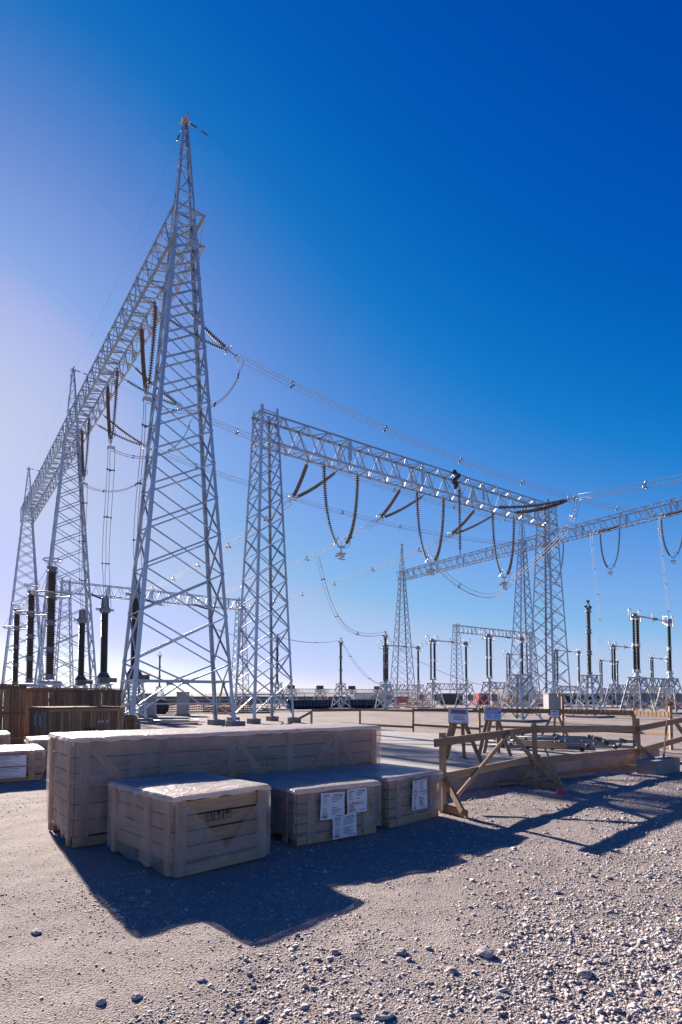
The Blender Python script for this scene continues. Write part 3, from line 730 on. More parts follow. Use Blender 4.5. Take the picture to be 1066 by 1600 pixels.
# drums
dm = MB().lathe([(.26, 0), (.3, .03), (.3, .3), (.315, .32), (.3, .34), (.3, .6), (.315, .62), (.3, .64), (.3, .88), (.26, .92)], n=12)
dme = dm.mesh('drum', 'drum', True)
a, b = at(452, 1095, 76), at(600, 1095, 84)
for k in range(30):
    p = a.lerp(b, k/29); p.z = 0; o = link('drum', dme); o.location = p; o.rotation_euler.z = random.random()*3; o.scale = (1, 1, 1.35)
    o['label'] = 'dark blue plastic drum standing in the long row behind the rail fence'; o['category'] = 'drum'; o['group'] = 'dark blue drums in a row'
a, b = at(324, 1095, 72), at(372, 1095, 74)
# orange netting
def netting(lab, p, q, h):
    p, q = V3(p), V3(q); p.z = q.z = 0; t = thing('safety_netting', lab, 'netting', p, 0, 'orange safety netting'); d = q-p; n = max(4, int(d.length/.5)); mb = MB()
    P = lambda i, j: V3((d.x*i/n+.06*math.sin(i*1.7), d.y*i/n+.1*math.sin(i*2.3+j), h*j/4*(1-.18*abs(math.sin(i*.8)))+.02))
    for i in range(n):
        for j in range(5): mb.bar(P(i, j), P(i+1, j), .02, .11)
        for e in (0, .33, .66): mb.bar(P(i, 0).lerp(P(i+1, 0), e), P(i, 4).lerp(P(i+1, 4), e), .06, .02, V3((0, 1, 0)))
    mb.build('net', 'orange', t)
    for i in range(0, n+1, max(3, n//5)): MB().bar(P(i, 0)-Z*.1, P(i, 0)+Z*(h+.15), .05).build('stake', 'wood_old', t)
netting('orange netting around the excavation behind the white cabinet under the tallest tower', at(248, 1100, 62), at(396, 1100, 66), 1.1)
netting('orange netting fallen low beside the back leg of the tallest tower', at(336, 1100, 55), at(372, 1100, 56), .75)
netting('pale orange netting between the disconnector stands in the middle', at(618, 1090, 95), at(672, 1090, 92), 1.5)
netting('orange netting between the cones and the right gantry leg', at(770, 1090, 96), at(850, 1090, 100), 1.3)
netting('orange netting at the right edge beyond the nearest disconnector', at(1040, 1085, 76), at(1085, 1085, 80), 1.6)
# cabinets
def cabinet(lab, p, s):
    p = V3(p); p.z = 0; t = thing('control_cabinet', lab, 'cabinet', p, TH-.5, 'control cabinets')
    MB().box((0, 0, s[2]/2+.15), s).build('body', 'cabinet_grey', t); MB().box((0, 0, s[2]+.18), (s[0]+.1, s[1]+.1, .06)).build('cover', 'cabinet_grey', t)
    for x in (-.25, .25): MB().box((x*s[0], -s[1]/2-.012, s[2]/2+.15), (s[0]*.46, .02, s[2]*.92)).build('door', 'cabinet_grey', t)
    MB().box((0, 0, .02), (s[0]+.2, s[1]+.2, .3)).build('plinth', 'conc_dark', t)
cabinet('pale control cabinet standing under the tallest tower', at(286, 1100, 50), (.95, .8, 1.85))
cabinet('large pale grey cabinet at the foot of the right gantry leg', at(864, 1095, 52), (1.3, 1.0, 1.75))
cabinet('pale grey cabinet behind the left legs of the tallest tower', at(232, 1090, 46), (1.1, .9, 1.7))
# cable reel
p = at(251, 1108, 56); p.z = .62
t = thing('cable_reel', 'dark round cable reel lying beside the white cabinet under the tallest tower', 'reel', p, .4)
for y in (-.4, .4): MB().lathe([(.75, -.04), (.75, .04)], (0, y, 0), V3((0, 1, 0)), 18).build('flange', 'dark_wood', t)
MB().lathe([(.5, -.36), (.5, .36)], (0, 0, 0), V3((0, 1, 0)), 14).build('cable_coil', 'black', t)
# black crates and low boxes beyond
for k, (px, d, w_, lab) in enumerate(((335, 62, 2.2, 'low dark timber pallet stack left of the drums under the middle tower'), (397, 58, 3.2, 'low dark timber pallet stack behind the foot of the middle tower'))):
    p = at(px, 1100, d); p.z = 0; t = thing('pallet_stack', lab, 'pallets', p, .1, 'dark pallet stacks')
    for j in range(3):
        for i in range(7): board(t, 'slat', (-w_/2+i*w_/6.5, -.5, .14+j*.2), (-w_/2+i*w_/6.5, .5, .14+j*.2), .025, .1, 'dark_wood')
        for y in (-.45, 0, .45): board(t, 'runner', (-w_/2, y, .06+j*.2), (w_/2, y, .06+j*.2), .09, .1, 'dark_wood')
# truck
p = at(576, 1090, 112); p.z = 0
t = thing('truck', 'white flatbed truck parked by the far wall', 'truck', p, .15)
MB().box((0, 0, 1.0), (6.4, 2.3, .25)).build('chassis', 'dark_steel', t)
MB().box((-.9, 0, 1.75), (4.4, 2.3, 1.3)).build('cargo_box', 'white_metal', t)
c = MB(); c.add([(1.6, y, z) if x == 0 else (x, y, z) for y in (-1.15, 1.15) for x, z in ((0, .8), (3.2, .8), (3.2, 1.7), (2.8, 2.6), (0, 2.6))], [(0, 1, 2, 3, 4), (9, 8, 7, 6, 5), (0, 5, 6, 1), (1, 6, 7, 2), (2, 7, 8, 3), (3, 8, 9, 4), (4, 9, 5, 0)])
c.build('cab', 'white_metal', t)
MB().box((2.1, -1.16, 2.1), (.8, .03, .6)).box((2.1, 1.16, 2.1), (.8, .03, .6)).box((3.02, 0, 2.1), (.06, 1.9, .7), Matrix.Rotation(-.42, 3, 'Y')).build('window', 'glass', t)
for x in (-2.2, -1.2, 2.4):
    for y in (-1.05, 1.05): MB().lathe([(.3, -.14), (.48, -.12), (.48, .12), (.3, .14)], (x, y, .48), V3((0, 1, 0)), 14).build('wheel', 'tyre', t)
p = at(517, 1092, 100); p.z = 0
t = thing('pickup', 'red pickup parked behind the row of drums', 'car', p, .2)
MB().box((0, 0, .85), (4.6, 1.7, .6)).build('body', 'redpaint', t); MB().box((.2, 0, 1.4), (1.6, 1.5, .55)).build('cab', 'redpaint', t); MB().box((.2, -.77, 1.42), (1.3, .02, .36)).box((1.02, 0, 1.42), (.02, 1.2, .36)).build('window', 'glass', t)
for x in (-1.4, 1.4):
    for y in (-.8, .8): MB().lathe([(.2, -.1), (.36, -.1), (.36, .1), (.2, .1)], (x, y, .36), V3((0, 1, 0)), 12).build('wheel', 'tyre', t)
# dark containers beyond the disconnectors
for k, (px, d, w_, m_, lab) in enumerate(((702, 120, 5, 'dark_steel', 'dark site container behind the middle disconnectors'), (752, 118, 2.2, 'redpaint', 'dark red container behind the traffic cone'), (905, 125, 12, 'dark_steel', 'long dark shed roofline behind the brown post insulator'), (990, 120, 14, 'dark_steel', 'long dark site shed at the right beyond the disconnectors'))):
    p = at(px, 1090, d); p.z = 0; t = thing('site_container', lab, 'container', p, .2, 'site containers beyond the yard')
    MB().box((0, 0, 1.1), (w_, 2.4, 2.3)).build('body', m_, t); MB().box((0, 0, 2.3), (w_+.1, 2.5, .1)).build('roof', 'grey_head', t)
    r = MB()
    for i in range(int(w_*3)): r.box((-w_/2+.17+i/3, -1.22, 1.15), (.14, .06, 2.0))
    r.build('corrugation', m_, t, kind='stuff')
# timber screens at right
for k, (px, d) in enumerate(((990, 88), (1040, 84))):
    p = at(px, 1100, d); p.z = 0; t = thing('timber_stack', ('stack of yellow timber behind the nearest disconnector', 'stack of yellow timber at the right edge behind the netting')[k], 'timber', p, .1, 'timber stacks')
    for j in range(5):
        for i in range(4): board(t, 'plank', (-1.6, -.5+i*.3, .1+j*.22), (1.6+random.uniform(-.2, .2), -.5+i*.3, .1+j*.22), .24, .18, 'wood')
# cone, marker
p = at(754, 1104, 58); p.z = 0
t = thing('traffic_cone', 'orange traffic cone with white band beyond the rail fence', 'cone', p)
MB().lathe([(.2, .04), (.07, .72), (.0, .74)], n=14).build('body', 'orange', t); MB().lathe([(.152, .32), (.118, .48)], n=14).build('band', 'signwhite', t); MB().box((0, 0, .02), (.46, .46, .04)).build('foot', 'orange', t)
p = at(989, 1112, 40); p.z = .2
t = thing('marker_flag', 'small orange marker tilted just above the thick rail at right', 'marker', p, .3)
MB().bar((-.25, 0, .16), (.2, 0, -.02), .12, .05).build('flag', 'orange', t); MB().bar((.1, .02, -.35), (.1, .02, .05), .03).build('stake', 'wood', t)
# cables lying on the ground
for k in range(7):
    a = gnd(222+random.uniform(0, 15), 1118+k*2.2, .03); b_ = gnd(300+random.uniform(-20, 25), 1120+k*2.0, .03); m_ = a.lerp(b_, .5)
    t = thing('ground_cable', 'grey cable lying loose on the gravel under the tallest tower', 'cable', a, 0, 'loose cables on the gravel under the tallest tower')
    MB().tube([p-a for p in bez(a, m_+V3((random.uniform(-1, 1), random.uniform(-1, 1), 0)), m_+V3((random.uniform(-1, 1), random.uniform(-1, 1), 0)), b_, 12)], .035, 6).build('sheath', 'grey_head', t)

# ------------------------------------------------------------------ concrete slab
a38 = R(38.1); SX = V3((math.cos(a38), math.sin(a38), 0)); SY = V3((-SX.y, SX.x, 0))
so = V3((1.94, 10.19, 0))-SX*1.15
sl = thing('concrete_slab', 'low concrete foundation slab behind the timber barricade', 'slab', so, a38)
LS, DS, HS = 9.3, 11.5, .29
mb = MB(); nx_, ny_ = 40, 40
vs = [(LS*i/nx_, DS*j/ny_, HS+.006*noise.noise(V3((i*.3, j*.3, 0)))) for j in range(ny_+1) for i in range(nx_+1)]
mb.add(vs, [(j*(nx_+1)+i, j*(nx_+1)+i+1, (j+1)*(nx_+1)+i+1, (j+1)*(nx_+1)+i) for j in range(ny_) for i in range(nx_)])
mb.build('slab_top', 'conc', sl, smooth=True)
mb = MB(); ch = .025
ring0 = [(0, 0), (LS, 0), (LS, DS), (0, DS)]
mb.add([(x, y, -.15) for x, y in ring0]+[(x, y, HS-.012) for x, y in ring0], [(0, 1, 5, 4), (1, 2, 6, 5), (2, 3, 7, 6), (3, 0, 4, 7)]); mb.build('slab_edge', 'conc', sl)
for k in range(4): board(sl, 'formwork_board', (LS*k/4+.02, -.016, .03), (LS*(k+1)/4-.05, -.016, .03), .05, .02, 'wood_old') if k in (1, 2) else None

# ------------------------------------------------------------------ crates under plastic film
def film(t, L, D, H, seed, res=.03, zlow=.05, off=.045, hole=None, fold=1.0, top=False):
    idx = {}; vs = []; fs = []; istop = top
    def vid(x, y, z):
        k = (round(x, 4), round(y, 4), round(z, 4))
        if k not in idx: idx[k] = len(vs); vs.append(k)
        return idx[k]
    nl, nd, nh = max(6, int(L/res)), max(6, int(D/res)), max(6, int(H/res))
    def quad(f, n, m, skip=None):
        for i in range(n):
            for j in range(m):
                if skip and skip((i+.5)/n, (j+.5)/m): continue
                fs.append([vid(*f(i/n, j/m)), vid(*f((i+1)/n, j/m)), vid(*f((i+1)/n, (j+1)/m)), vid(*f(i/n, (j+1)/m))])
    z = lambda q: zlow+(H-zlow)*q
    if not istop:
        quad(lambda p, q: (L*p, 0, z(q)), nl, nh, hole)
        quad(lambda p, q: (L, D*p, z(q)), nd, nh); quad(lambda p, q: (L*(1-p), D, z(q)), nl, nh); quad(lambda p, q: (0, D*(1-p), z(q)), nd, nh)
    else:                                              # separate sheet laid over the lid, its lip folded down a little
        lip = .02; zl = lambda q: H-lip+lip*q
        quad(lambda p, q: (L*p, 0, zl(q)), nl, 2); quad(lambda p, q: (L, D*p, zl(q)), nd, 2); quad(lambda p, q: (L*(1-p), D, zl(q)), nl, 2); quad(lambda p, q: (0, D*(1-p), zl(q)), nd, 2)
        quad(lambda p, q: (L*p, D*q, H), nl, nd)
    out = []
    for x, y, zz in vs:
        o = V3((x, y, zz)); n = V3((0, 0, 0)); e = 1e-3
        if y < e: n.y -= 1
        if y > D-e: n.y += 1
        if x < e: n.x -= 1
        if x > L-e: n.x += 1
        top = zz > H-e
        if top: n.z += 1
        fl = (H-zz)/H
        if n.length > 1.2: n = n.normalized()*1.15
        wr = .011*noise.noise(V3((x*9, y*9, zz*5+seed)))+.006*noise.noise(V3((x*23, y*23, zz*14+seed)))
        if not top:                                    # hanging folds, stronger towards the hem
            s = x+y*1.3; wr = max(-.012, wr*.35)+fold*.8*(.007+.016*fl)*noise.noise(V3((s*7, seed, zz*1.2)))+.007*noise.noise(V3((s*2, zz*2.5, seed)))
        else:
            wr = .004+.009*noise.noise(V3((x*1.8, y*1.8, seed)))-.022*max(0, .1-abs(noise.noise(V3((x*2.4+y*1.2, y*2.6, seed+3)))))*6*.35
            if n.x == 0 and n.y == 0: pass
        o += n*(off if not top else off*.55)+n.normalized()*wr
        if istop:
            if n.x or n.y: o += V3((n.x, n.y, 0))*.006
            if zz < H-.019: o.z += .022*noise.noise(V3(((x-y)*7, seed, 9)))-.004
        if zz < zlow+e: o.z += .035*noise.noise(V3(((x+y)*3, seed, 1)))+.03*noise.noise(V3(((x-y)*1.3, seed, 5)))
        out.append(o)
    mb = MB(); mb.add(out, [tuple(f) for f in fs]); return mb
def crate(lab, corner, ang, L, D, H, rows, posts, braces=(), seed=0., grp='wooden crates wrapped in plastic film', wood='wood_crate', film_on=True, hole=None, sideposts=(), zlow=.05, fold=1.):
    t = thing('wrapped_crate', lab, 'crate', (corner[0], corner[1], 0), R(ang), grp)
    zb = .11; h = (H-zb-.03)/rows
    for y in (.06, D/2, D-.06): board(t, 'runner', (0.02, y, .04), (L-.02, y, .04), .1, .14, wood)
    for k in range(rows):
        z = zb+(k+.5)*h; wv = h-.018
        def jit(): return random.uniform(-.003, .003)
        board(t, 'board', (.03, .012+jit(), z), (L-.03, .012+jit(), z), .022, wv, wood, V3((0, 1, 0)))
        board(t, 'board', (.03, D-.012+jit(), z), (L-.03, D-.012+jit(), z), .022, wv, wood, V3((0, 1, 0)))
        board(t, 'board', (.012+jit(), .03, z), (.012+jit(), D-.03, z), .022, wv, wood, V3((1, 0, 0)))
        board(t, 'board', (L-.012+jit(), .03, z), (L-.012+jit(), D-.03, z), .022, wv, wood, V3((1, 0, 0)))
    MB().box((L/2, D/2, (H+.1)/2-.01), (L-.08, D-.08, H-.16)).build('light_block_load', 'dark_wood', t)  # unseen filler box, added to stop light leaking through the board gaps
    n = max(4, int(D/.14))
    for k in range(n): board(t, 'lid_board', (0.01, D*(k+.5)/n, H-.014), (L-.01, D*(k+.5)/n, H-.014), .022, D/n-.012, wood)
    for x in posts:
        board(t, 'post', (x, -.014, .0), (x, -.014, H-.025), .026, .1, wood, V3((0, 1, 0)))
        board(t, 'post', (x, D+.014, .0), (x, D+.014, H-.025), .026, .1, wood, V3((0, 1, 0)))
    for y in sideposts:
        for x in (-.014, L+.014): board(t, 'post', (x, y, .0), (x, y, H-.025), .026, .1, wood, V3((1, 0, 0)))
    for (xa, za), (xb, zb_) in braces: board(t, 'brace', (xa, -.0125, za), (xb, -.0125, zb_), .022, .09, wood, V3((0, 1, 0)))
    for tp_, nm, mm in ((False, 'plastic_wrap', 'film'), (True, 'top_sheet', 'film_top')):
        me = film(t, L, D, H, seed, hole=hole, zlow=zlow, fold=fold, top=tp_).mesh(nm, mm, True); me.set_sharp_from_angle(angle=R(38)); link(nm, me, t)
    return t
def sheet(t, x, z, w_, h_, m, y=-.082, tilt=0., name='packing_list', side=None):
    mx = Matrix.Translation((x, y, z)) @ Matrix.Rotation(tilt, 4, 'Y'); n = 8; mb = MB(); r = random.Random(int(x*1000+z*77))
    c_ = [(r.uniform(-.006, .004)) for _ in range(4)]
    P = lambda i, j: V3((w_*(i/n-.5), -.004*math.sin(i*1.3+x*9)*math.sin(j*.9)+c_[0]*(1 if i == n and j == n else .2), h_*(j/n-.5)))
    mb.add([P(i, j) for j in range(n+1) for i in range(n+1)], [(j*(n+1)+i, j*(n+1)+i+1, (j+1)*(n+1)+i+1, (j+1)*(n+1)+i) for j in range(n) for i in range(n)])
    o = mb.build(name, 'paper', t, mx, smooth=True); pr = MB()
    def bar_(u0, v, w2, hh): pr.box((w_*(u0+w2/2), -.0075, h_*v), (w_*w2, .001, h_*hh))
    v = .4; bar_(-.42, v, .26, .045); bar_(.02, v, .38, .04)
    for k in range(9):
        v -= .078
        if k in (4,): continue
        bar_(-.42, v, r.uniform(.12, .24), .022)
        if r.random() < .9: bar_(-.06, v, r.uniform(.18, .46), .026)
    for k in range(9): pr.box((w_*(-.42+k*.022), -.0075, h_*-.39), (w_*.012, .001, h_*.1))
    bar_(.12, -.39, .3, .03); pr.build('printed_lines', 'greytext', o)
    MB().box((w_*.36, -.0075, h_*.38), (w_*.07, .001, h_*.06)).build('printed_mark', 'blue', o)
    return o
c_long = crate('long tall crate wrapped in pale plastic film, behind the three small crates', (-2.96, 6.42), 37.5, 4.45, 1.15, 1.17, 6,
      (.12, 1.02, 1.92, 2.82, 3.62, 4.35), (((.18, 1.08), (.98, .2)), ((1.96, 1.05), (1.1, .2)), ((2.0, 1.05), (2.75, .2)), ((3.55, 1.05), (2.9, .2)), ((3.68, 1.05), (4.3, .2))), 1.3, sideposts=(.1, 1.05), zlow=.1, fold=2.2)
def symbols(t, x0, z0, s, y):
    g_ = MB()
    for k in range(3):                             # arrows, glass, umbrella, each in a frame
        cx = x0+k*s*1.1
        for dx, dz, w_, h_ in ((0, s*.5, s, s*.06), (0, -s*.5, s, s*.06), (-s*.48, 0, s*.06, s), (s*.48, 0, s*.06, s)): g_.box((cx+dx, y, z0+dz), (w_, .002, h_))
    g_.build('symbol_frame', 'ink', t)
    a = MB()
    for dx in (-.2, .2):
        a.box((x0+dx*s, y, z0-.08*s), (.09*s, .002, .5*s)); a.add([(x0+dx*s-.17*s, y, z0+.12*s), (x0+dx*s+.17*s, y, z0+.12*s), (x0+dx*s, y, z0+.4*s)], [(0, 1, 2)])
    a.box((x0, y, z0-.37*s), (.7*s, .002, .06*s)); a.build('arrows_symbol', 'ink', t)
    cx = x0+s*1.1; b = MB(); b.add([(cx-.22*s, y, z0+.36*s), (cx+.22*s, y, z0+.36*s), (cx+.14*s, y, z0-.02*s), (cx-.14*s, y, z0-.02*s)], [(0, 1, 2, 3)])
    b.box((cx, y, z0-.16*s), (.07*s, .002, .3*s)); b.box((cx, y, z0-.34*s), (.34*s, .002, .07*s)); b.build('glass_symbol', 'ink', t)
    cx = x0+s*2.2; c = MB(); pts = [(cx+.34*s*math.cos(math.pi*i/8), y, z0+.02*s+.34*s*math.sin(math.pi*i/8)) for i in range(9)]; c.add(pts, [tuple(range(9))])
    c.box((cx, y, z0-.18*s), (.06*s, .002, .42*s)); c.box((cx+.06*s, y, z0-.37*s), (.16*s, .002, .06*s)); c.build('umbrella_symbol', 'ink', t)
symbols(c_long, 2.25, .78, .13, -.004)
tri = lambda p, q: abs(p-.52) < .47*(q-.22)/.78 and q > .22 and q < .985
c1 = crate('nearest small crate, film torn open in a V showing stencilled handling symbols', (-1.53, 5.36), 44.5, 1.04, 1.36, .71, 4, (.06, .98), (), 4.1, hole=tri, sideposts=(.1, .5, 1.27), zlow=.03)
symbols(c1, .37, .50, .092, -.002)
c2 = crate('middle small crate with three white packing lists on its front', (-.51, 6.49), 35.2, 1.16, 1.36, .595, 4, (.2, .98), (), 7.7, sideposts=(.2, 1.15), zlow=.07)
sheet(c2, .45, .40, .33, .3, 'paper1', tilt=.03); sheet(c2, .80, .425, .29, .28, 'paper2', tilt=-.02); sheet(c2, .62, .15, .34, .26, 'paper1', tilt=-.03)
for x, z, a in ((.76, .40, .3), (.72, .38, -.5), (.75, .34, .9)): MB().box((x, -.0915, z), (.09, .002, .012), Matrix.Rotation(a, 3, 'Y')).build('red_stamp', 'pink', c2)
c3 = crate('right-hand small crate with two packing lists, beside the barricade post', (.59, 7.37), 44.0, 1.07, 1.12, .607, 4, (.2, .9), (), 9.2, sideposts=(.15, .95), zlow=.08)
sheet(c3, .55, .475, .3, .15, 'paper2', tilt=-.02); sheet(c3, .545, .28, .32, .22, 'paper1', tilt=.01)
for x, z, a in ((.58, .31, .3), (.6, .28, -.6), (.56, .27, .8)): MB().box((x, -.0915, z), (.1, .002, .012), Matrix.Rotation(a, 3, 'Y')).build('red_stamp', 'pink', c3)
cl = crate('film-topped low crate with two white packing lists at the left photo edge', (-6.0-2.4*.84, 11.68-2.4*.54), 32.8, 2.4, 1.5, .57, 3, (.12, 2.2), (), 12.4, sideposts=(.2,), zlow=.16)
sheet(cl, 1.55, .4, 1.1, .2, 'paper1'); sheet(cl, 1.55, .17, 1.1, .2, 'paper2')
crate('small low crate half hidden between the low left crate and the long crate', (-6.98, 13.1), 33, .95, 1.1, .66, 3, (.1, .85), (), 15.1, zlow=.1)
crate('low crate with bluish shaded film top, in front of the tallest plank crate', (-10.9, 14.2), 33, 2.4, 1.3, .64, 3, (.1, 2.3), (), 18.2, zlow=.1)

# ------------------------------------------------------------------ tall crates of weathered vertical planks
def plank_crate(lab, corner, ang, L, D, H, mid=True, pw=.115, lid=True):
    t = thing('timber_crate', lab, 'crate', (corner[0], corner[1], 0), R(ang), 'tall crates of weathered planks')
    def side(p, q, nrm):
        p, q = V3(p), V3(q); n = max(3, int((q-p).length/pw)); d = (q-p)/n
        for k in range(n):
            c = p+d*(k+.5)+V3(nrm)*random.uniform(-.004, .004)
            board(t, 'plank', c+Z*.1, c+Z*(H-.02+random.uniform(-.006, .004)), .02, pw-random.uniform(.004, .013), 'wood_old', nrm)
        for z in ([.12, H*.5, H-.09] if mid else [.12, H-.07]):
            board(t, 'rail', p+V3(nrm)*.025+Z*z, q+V3(nrm)*.025+Z*z, .026, .1, 'wood_old', nrm)
    side((0, 0, 0), (L, 0, 0), (0, -1, 0)); side((L, D, 0), (0, D, 0), (0, 1, 0)); side((0, D, 0), (0, 0, 0), (-1, 0, 0)); side((L, 0, 0), (L, D, 0), (1, 0, 0))
    n = int(D/.16)
    for k in range(n): board(t, 'lid_board', (-.04, D*(k+.5)/n, H+.012+random.uniform(0, .008)), (L+.04, D*(k+.5)/n, H+.012+random.uniform(0, .008)), .024, D/n-.01, 'wood_old')
    for y in (.1, D/2, D-.1): board(t, 'runner', (0, y, .04), (L, y, .04), .1, .12, 'wood_old')
    return t
w1 = plank_crate('weathered plank crate with pale lid boards, right behind the left end of the long crate', (-9.6, 19.0), 43, 2.5, 2.15, 1.27, False)
for y in (.8, 1.35): MB().box((-.03, y, .85), (.004, .2, .36)).build('paper_label', 'bluefilm', w1)
for x in (1.62, 1.74, 1.9): 
    g_ = MB()
    for dx in (-.03, .03): g_.box((x+dx, -.043, .78), (.016, .002, .09))
    g_.box((x, -.043, .79), (.06, .002, .016)); g_.build('stencil_mark', 'signwhite', w1)
g_ = MB()
for k in range(3): g_.box((1.2+k*.13, -.017, .52), (.1, .002, .14))
g_.build('stencil_mark', 'ink', w1)
w2_ = plank_crate('tall weathered plank crate standing behind the lower plank crate', (-12.95, 23.8), 35.7, 3.75, 1.5, 1.98, True)
for x in (.35, 1.5, 2.6, 3.45): MB().box((x, -.0405, .98), (.03, .003, 1.95)).box((x, .75, 2.018+.02), (.03, 1.6, .003)).build('strap', 'dark_steel', w2_)
w3 = plank_crate('tallest weathered plank crate at the left photo edge, cut off by the frame', (-11.7-3.2*.81, 21.4-3.2*.583), 35.7, 3.2, 1.3, 2.08, True)
for x in (1.9, 2.75): MB().box((x, -.0405, 1.04), (.03, .003, 2.03)).build('strap', 'dark_steel', w3)
plank_crate('short weathered plank box peeking out right of the plank crates', (-8.95, 23.6), 38, .62, .6, .86, False)
MB
tp = thing('shade_blue_sheet', 'added sheet, film shade painted blue, on a low crate at the left photo edge', 'shade sheet', (-10.35, 14.95, .70), R(33))  # added sheet; the shaded film top's blue is put into its colour
mb = MB(); n = 16
mb.add([(1.3*i/n, .7*j/n, (.16+.05*noise.noise(V3((i*.5, j*.5, 2))))*min(1, 6*min(i, n-i, j, n-j)/n)) for j in range(n+1) for i in range(n+1)], [(j*(n+1)+i, j*(n+1)+i+1, (j+1)*(n+1)+i+1, (j+1)*(n+1)+i) for j in range(n) for i in range(n)])
mb.build('shade_blue_top', 'shade_blue', tp, smooth=True)

# ------------------------------------------------------------------ timber barricade in front of the slab
P1, P2, P3 = V3((1.47, 8.39, 0)), V3((3.59, 10.69, 0)), V3((6.74, 13.1, 0)); P4 = V3((9.6, 15.6, 0))
br = thing('timber_barricade', 'zigzag timber barricade of posts, double rails and braces in front of the slab', 'barricade', P1)
W_ = 'wood'
def foot(p, d):
    """triangular foot: base board, two struts"""
    d = V3(d).normalized(); s = V3((-d.y, d.x, 0))
    board(br, 'foot_board', p+d*-.42-P1+Z*.05+s*.045, p+d*.5-P1+Z*.05+s*.045, .04, .1, W_, s)
    board(br, 'foot_strut', p+d*.46-P1+Z*.08, p-P1+Z*.52, .04, .09, W_, s); board(br, 'foot_strut', p-d*.4-P1+Z*.08, p-P1+Z*.46, .04, .09, W_, s)
post = lambda p, h, lean=V3((0, 0, 0)): board(br, 'post', p-P1-Z*.05, p+lean-P1+Z*h, .055, .1, W_, V3((.7, -.7, 0)))
post(P1, 1.13); post(P2, 1.16, V3((-.02, .02, 0))); post(P3, 1.16, V3((-.03, 0, 0))); post(P4, 1.15)
foot(P1, V3((.45, -1, 0))); foot(P2, V3((.75, -.7, 0))); foot(P3, V3((.85, -.55, 0)))
def rail(p, za, q, zb, ext=(0, 0), w_=.115, off=.05, name='rail'):
    d = (q-p).normalized(); s = V3((d.y, -d.x, 0))
    board(br, name, p-d*ext[0]+s*off-P1+Z*za, q+d*ext[1]+s*off-P1+Z*zb, .03, w_, W_, s)
rail(P1, 1.0, P2, 1.06, (.28, .06)); rail(P1, .5, P2, .53, (.3, .05))
rail(P2, 1.05, P3, .92, (.05, .12), .14, -.05); rail(P2, .46, P3, .42, (-.05, .1), .13, -.05)
rail(P3, .94, P4, 1.12, (.12, .2), .13, .05); rail(P3, .44, P4, .66, (.12, .2), .13, .05)
d12 = (P2-P1)
board(br, 'brace', P1+d12*.08+V3((.06, -.06, 0))-P1+Z*.2, P1+d12*.62+V3((.06, -.06, 0))-P1+Z*1.05, .025, .07, W_, V3((.7, -.7, 0)))
board(br, 'brace', P1+d12*.60+V3((.085, -.085, 0))-P1+Z*1.05, P1+d12*1.1+V3((.085, -.085, 0))-P1+Z*.14, .025, .08, W_, V3((.7, -.7, 0)))
board(br, 'brace', P2+V3((.12, -.12, 0))-P1+Z*.72, P2+V3((.3, -.55, 0))-P1+Z*.0, .02, .045, W_, V3((.7, -.7, 0)))
board(br, 'brace', P3+V3((.35, -.3, 0))-P1+Z*.12, P3+V3((.95, .55, 0))-P1+Z*1.08, .025, .07, W_, V3((.7, -.7, 0)))
board(br, 'brace', P4+V3((-.6, -.45, 0))-P1+Z*.1, P4-P1+Z*.95, .03, .09, W_, V3((.7, -.7, 0)))
for k in range(5):
    d = (P3-P2).normalized(); s = V3((d.y, -d.x, 0)); p = P2+d*(1.35+k*.5); zc_ = .46-.04*(1.35+k*.5)/3.96
    board(br, 'paint_stripe', p+s*-.033-P1+Z*zc_, p+d*.24+s*-.033-P1+Z*(zc_-.003), .002, .132, 'pinkpaint', s)
lb = gnd(775, 1226, .04); lb2 = gnd(925, 1208, .05)
t = thing('loose_board', 'loose timber board lying on the gravel along the slab edge', 'board', lb, 0); board(t, 'plank', (0, 0, 0), lb2-lb, .03, .1, W_)
# rail fence behind the slab
fo = at(487, 1106, 24.5); fo.z = 0
fe = thing('rail_fence', 'long low timber rail fence running behind the slab', 'fence', fo)
FP = [(487, 24.5, 1.05), (562.5, 24.8, 1.12), (645.5, 24.6, 1.16), (749, 23.3, 1.2), (879, 21.8, 1.78), (990, 19.6, 1.25), (1047, 18.2, 1.35)]
pts = []
for px, d, h in FP:
    p = at(px, 1090, d); p.z = 0; pts.append(p); board(fe, 'post', p-fo-Z*.1, p-fo+Z*h, .07, .09, W_, V3((0, 1, 0)))
for i in range(len(pts)-1):
    thick = i >= 3
    a, b_ = pts[i]-fo, pts[i+1]-fo; o = V3((0, -.055, 0)); dz = random.uniform(-.02, .02)
    board(fe, 'top_rail', a+o+Z*(1.08+dz if not thick else 1.1), b_+o+Z*(1.06-dz if not thick else 1.1), .035 if not thick else .09, .1 if not thick else .17, 'wood_old', V3((0, 1, 0)))
    board(fe, 'lower_rail', a+o+Z*(.45+dz), b_+o+Z*(.36 if not thick else .45), .03, .09, 'wood_old', V3((0, 1, 0)))
    if thick:
        for k in range(int((b_-a).length/.16)):
            q_ = a.lerp(b_, (k+.5)*.16/(b_-a).length)+V3((0, -.103, 0)); board(fe, 'slat', q_+Z*1.02, q_+Z*1.17, .012, .075, 'wood_old', V3((0, 1, 0)))
p = pts[4]-fo; board(fe, 'cross_piece', p+V3((-.2, -.06, 1.7)), p+V3((.16, -.06, 1.72)), .06, .1, W_, V3((0, 1, 0)))
p = pts[0]-fo; board(fe, 'brace', p+V3((-1.9, -.8, .0)), p+Z*1.0, .04, .1, W_, V3((0, 1, 0)))
p = pts[6]-fo; board(fe, 'brace', p+V3((.5, -.5, .0)), p+V3((0, -.1, .95)), .04, .12, W_, V3((0, 1, 0)))
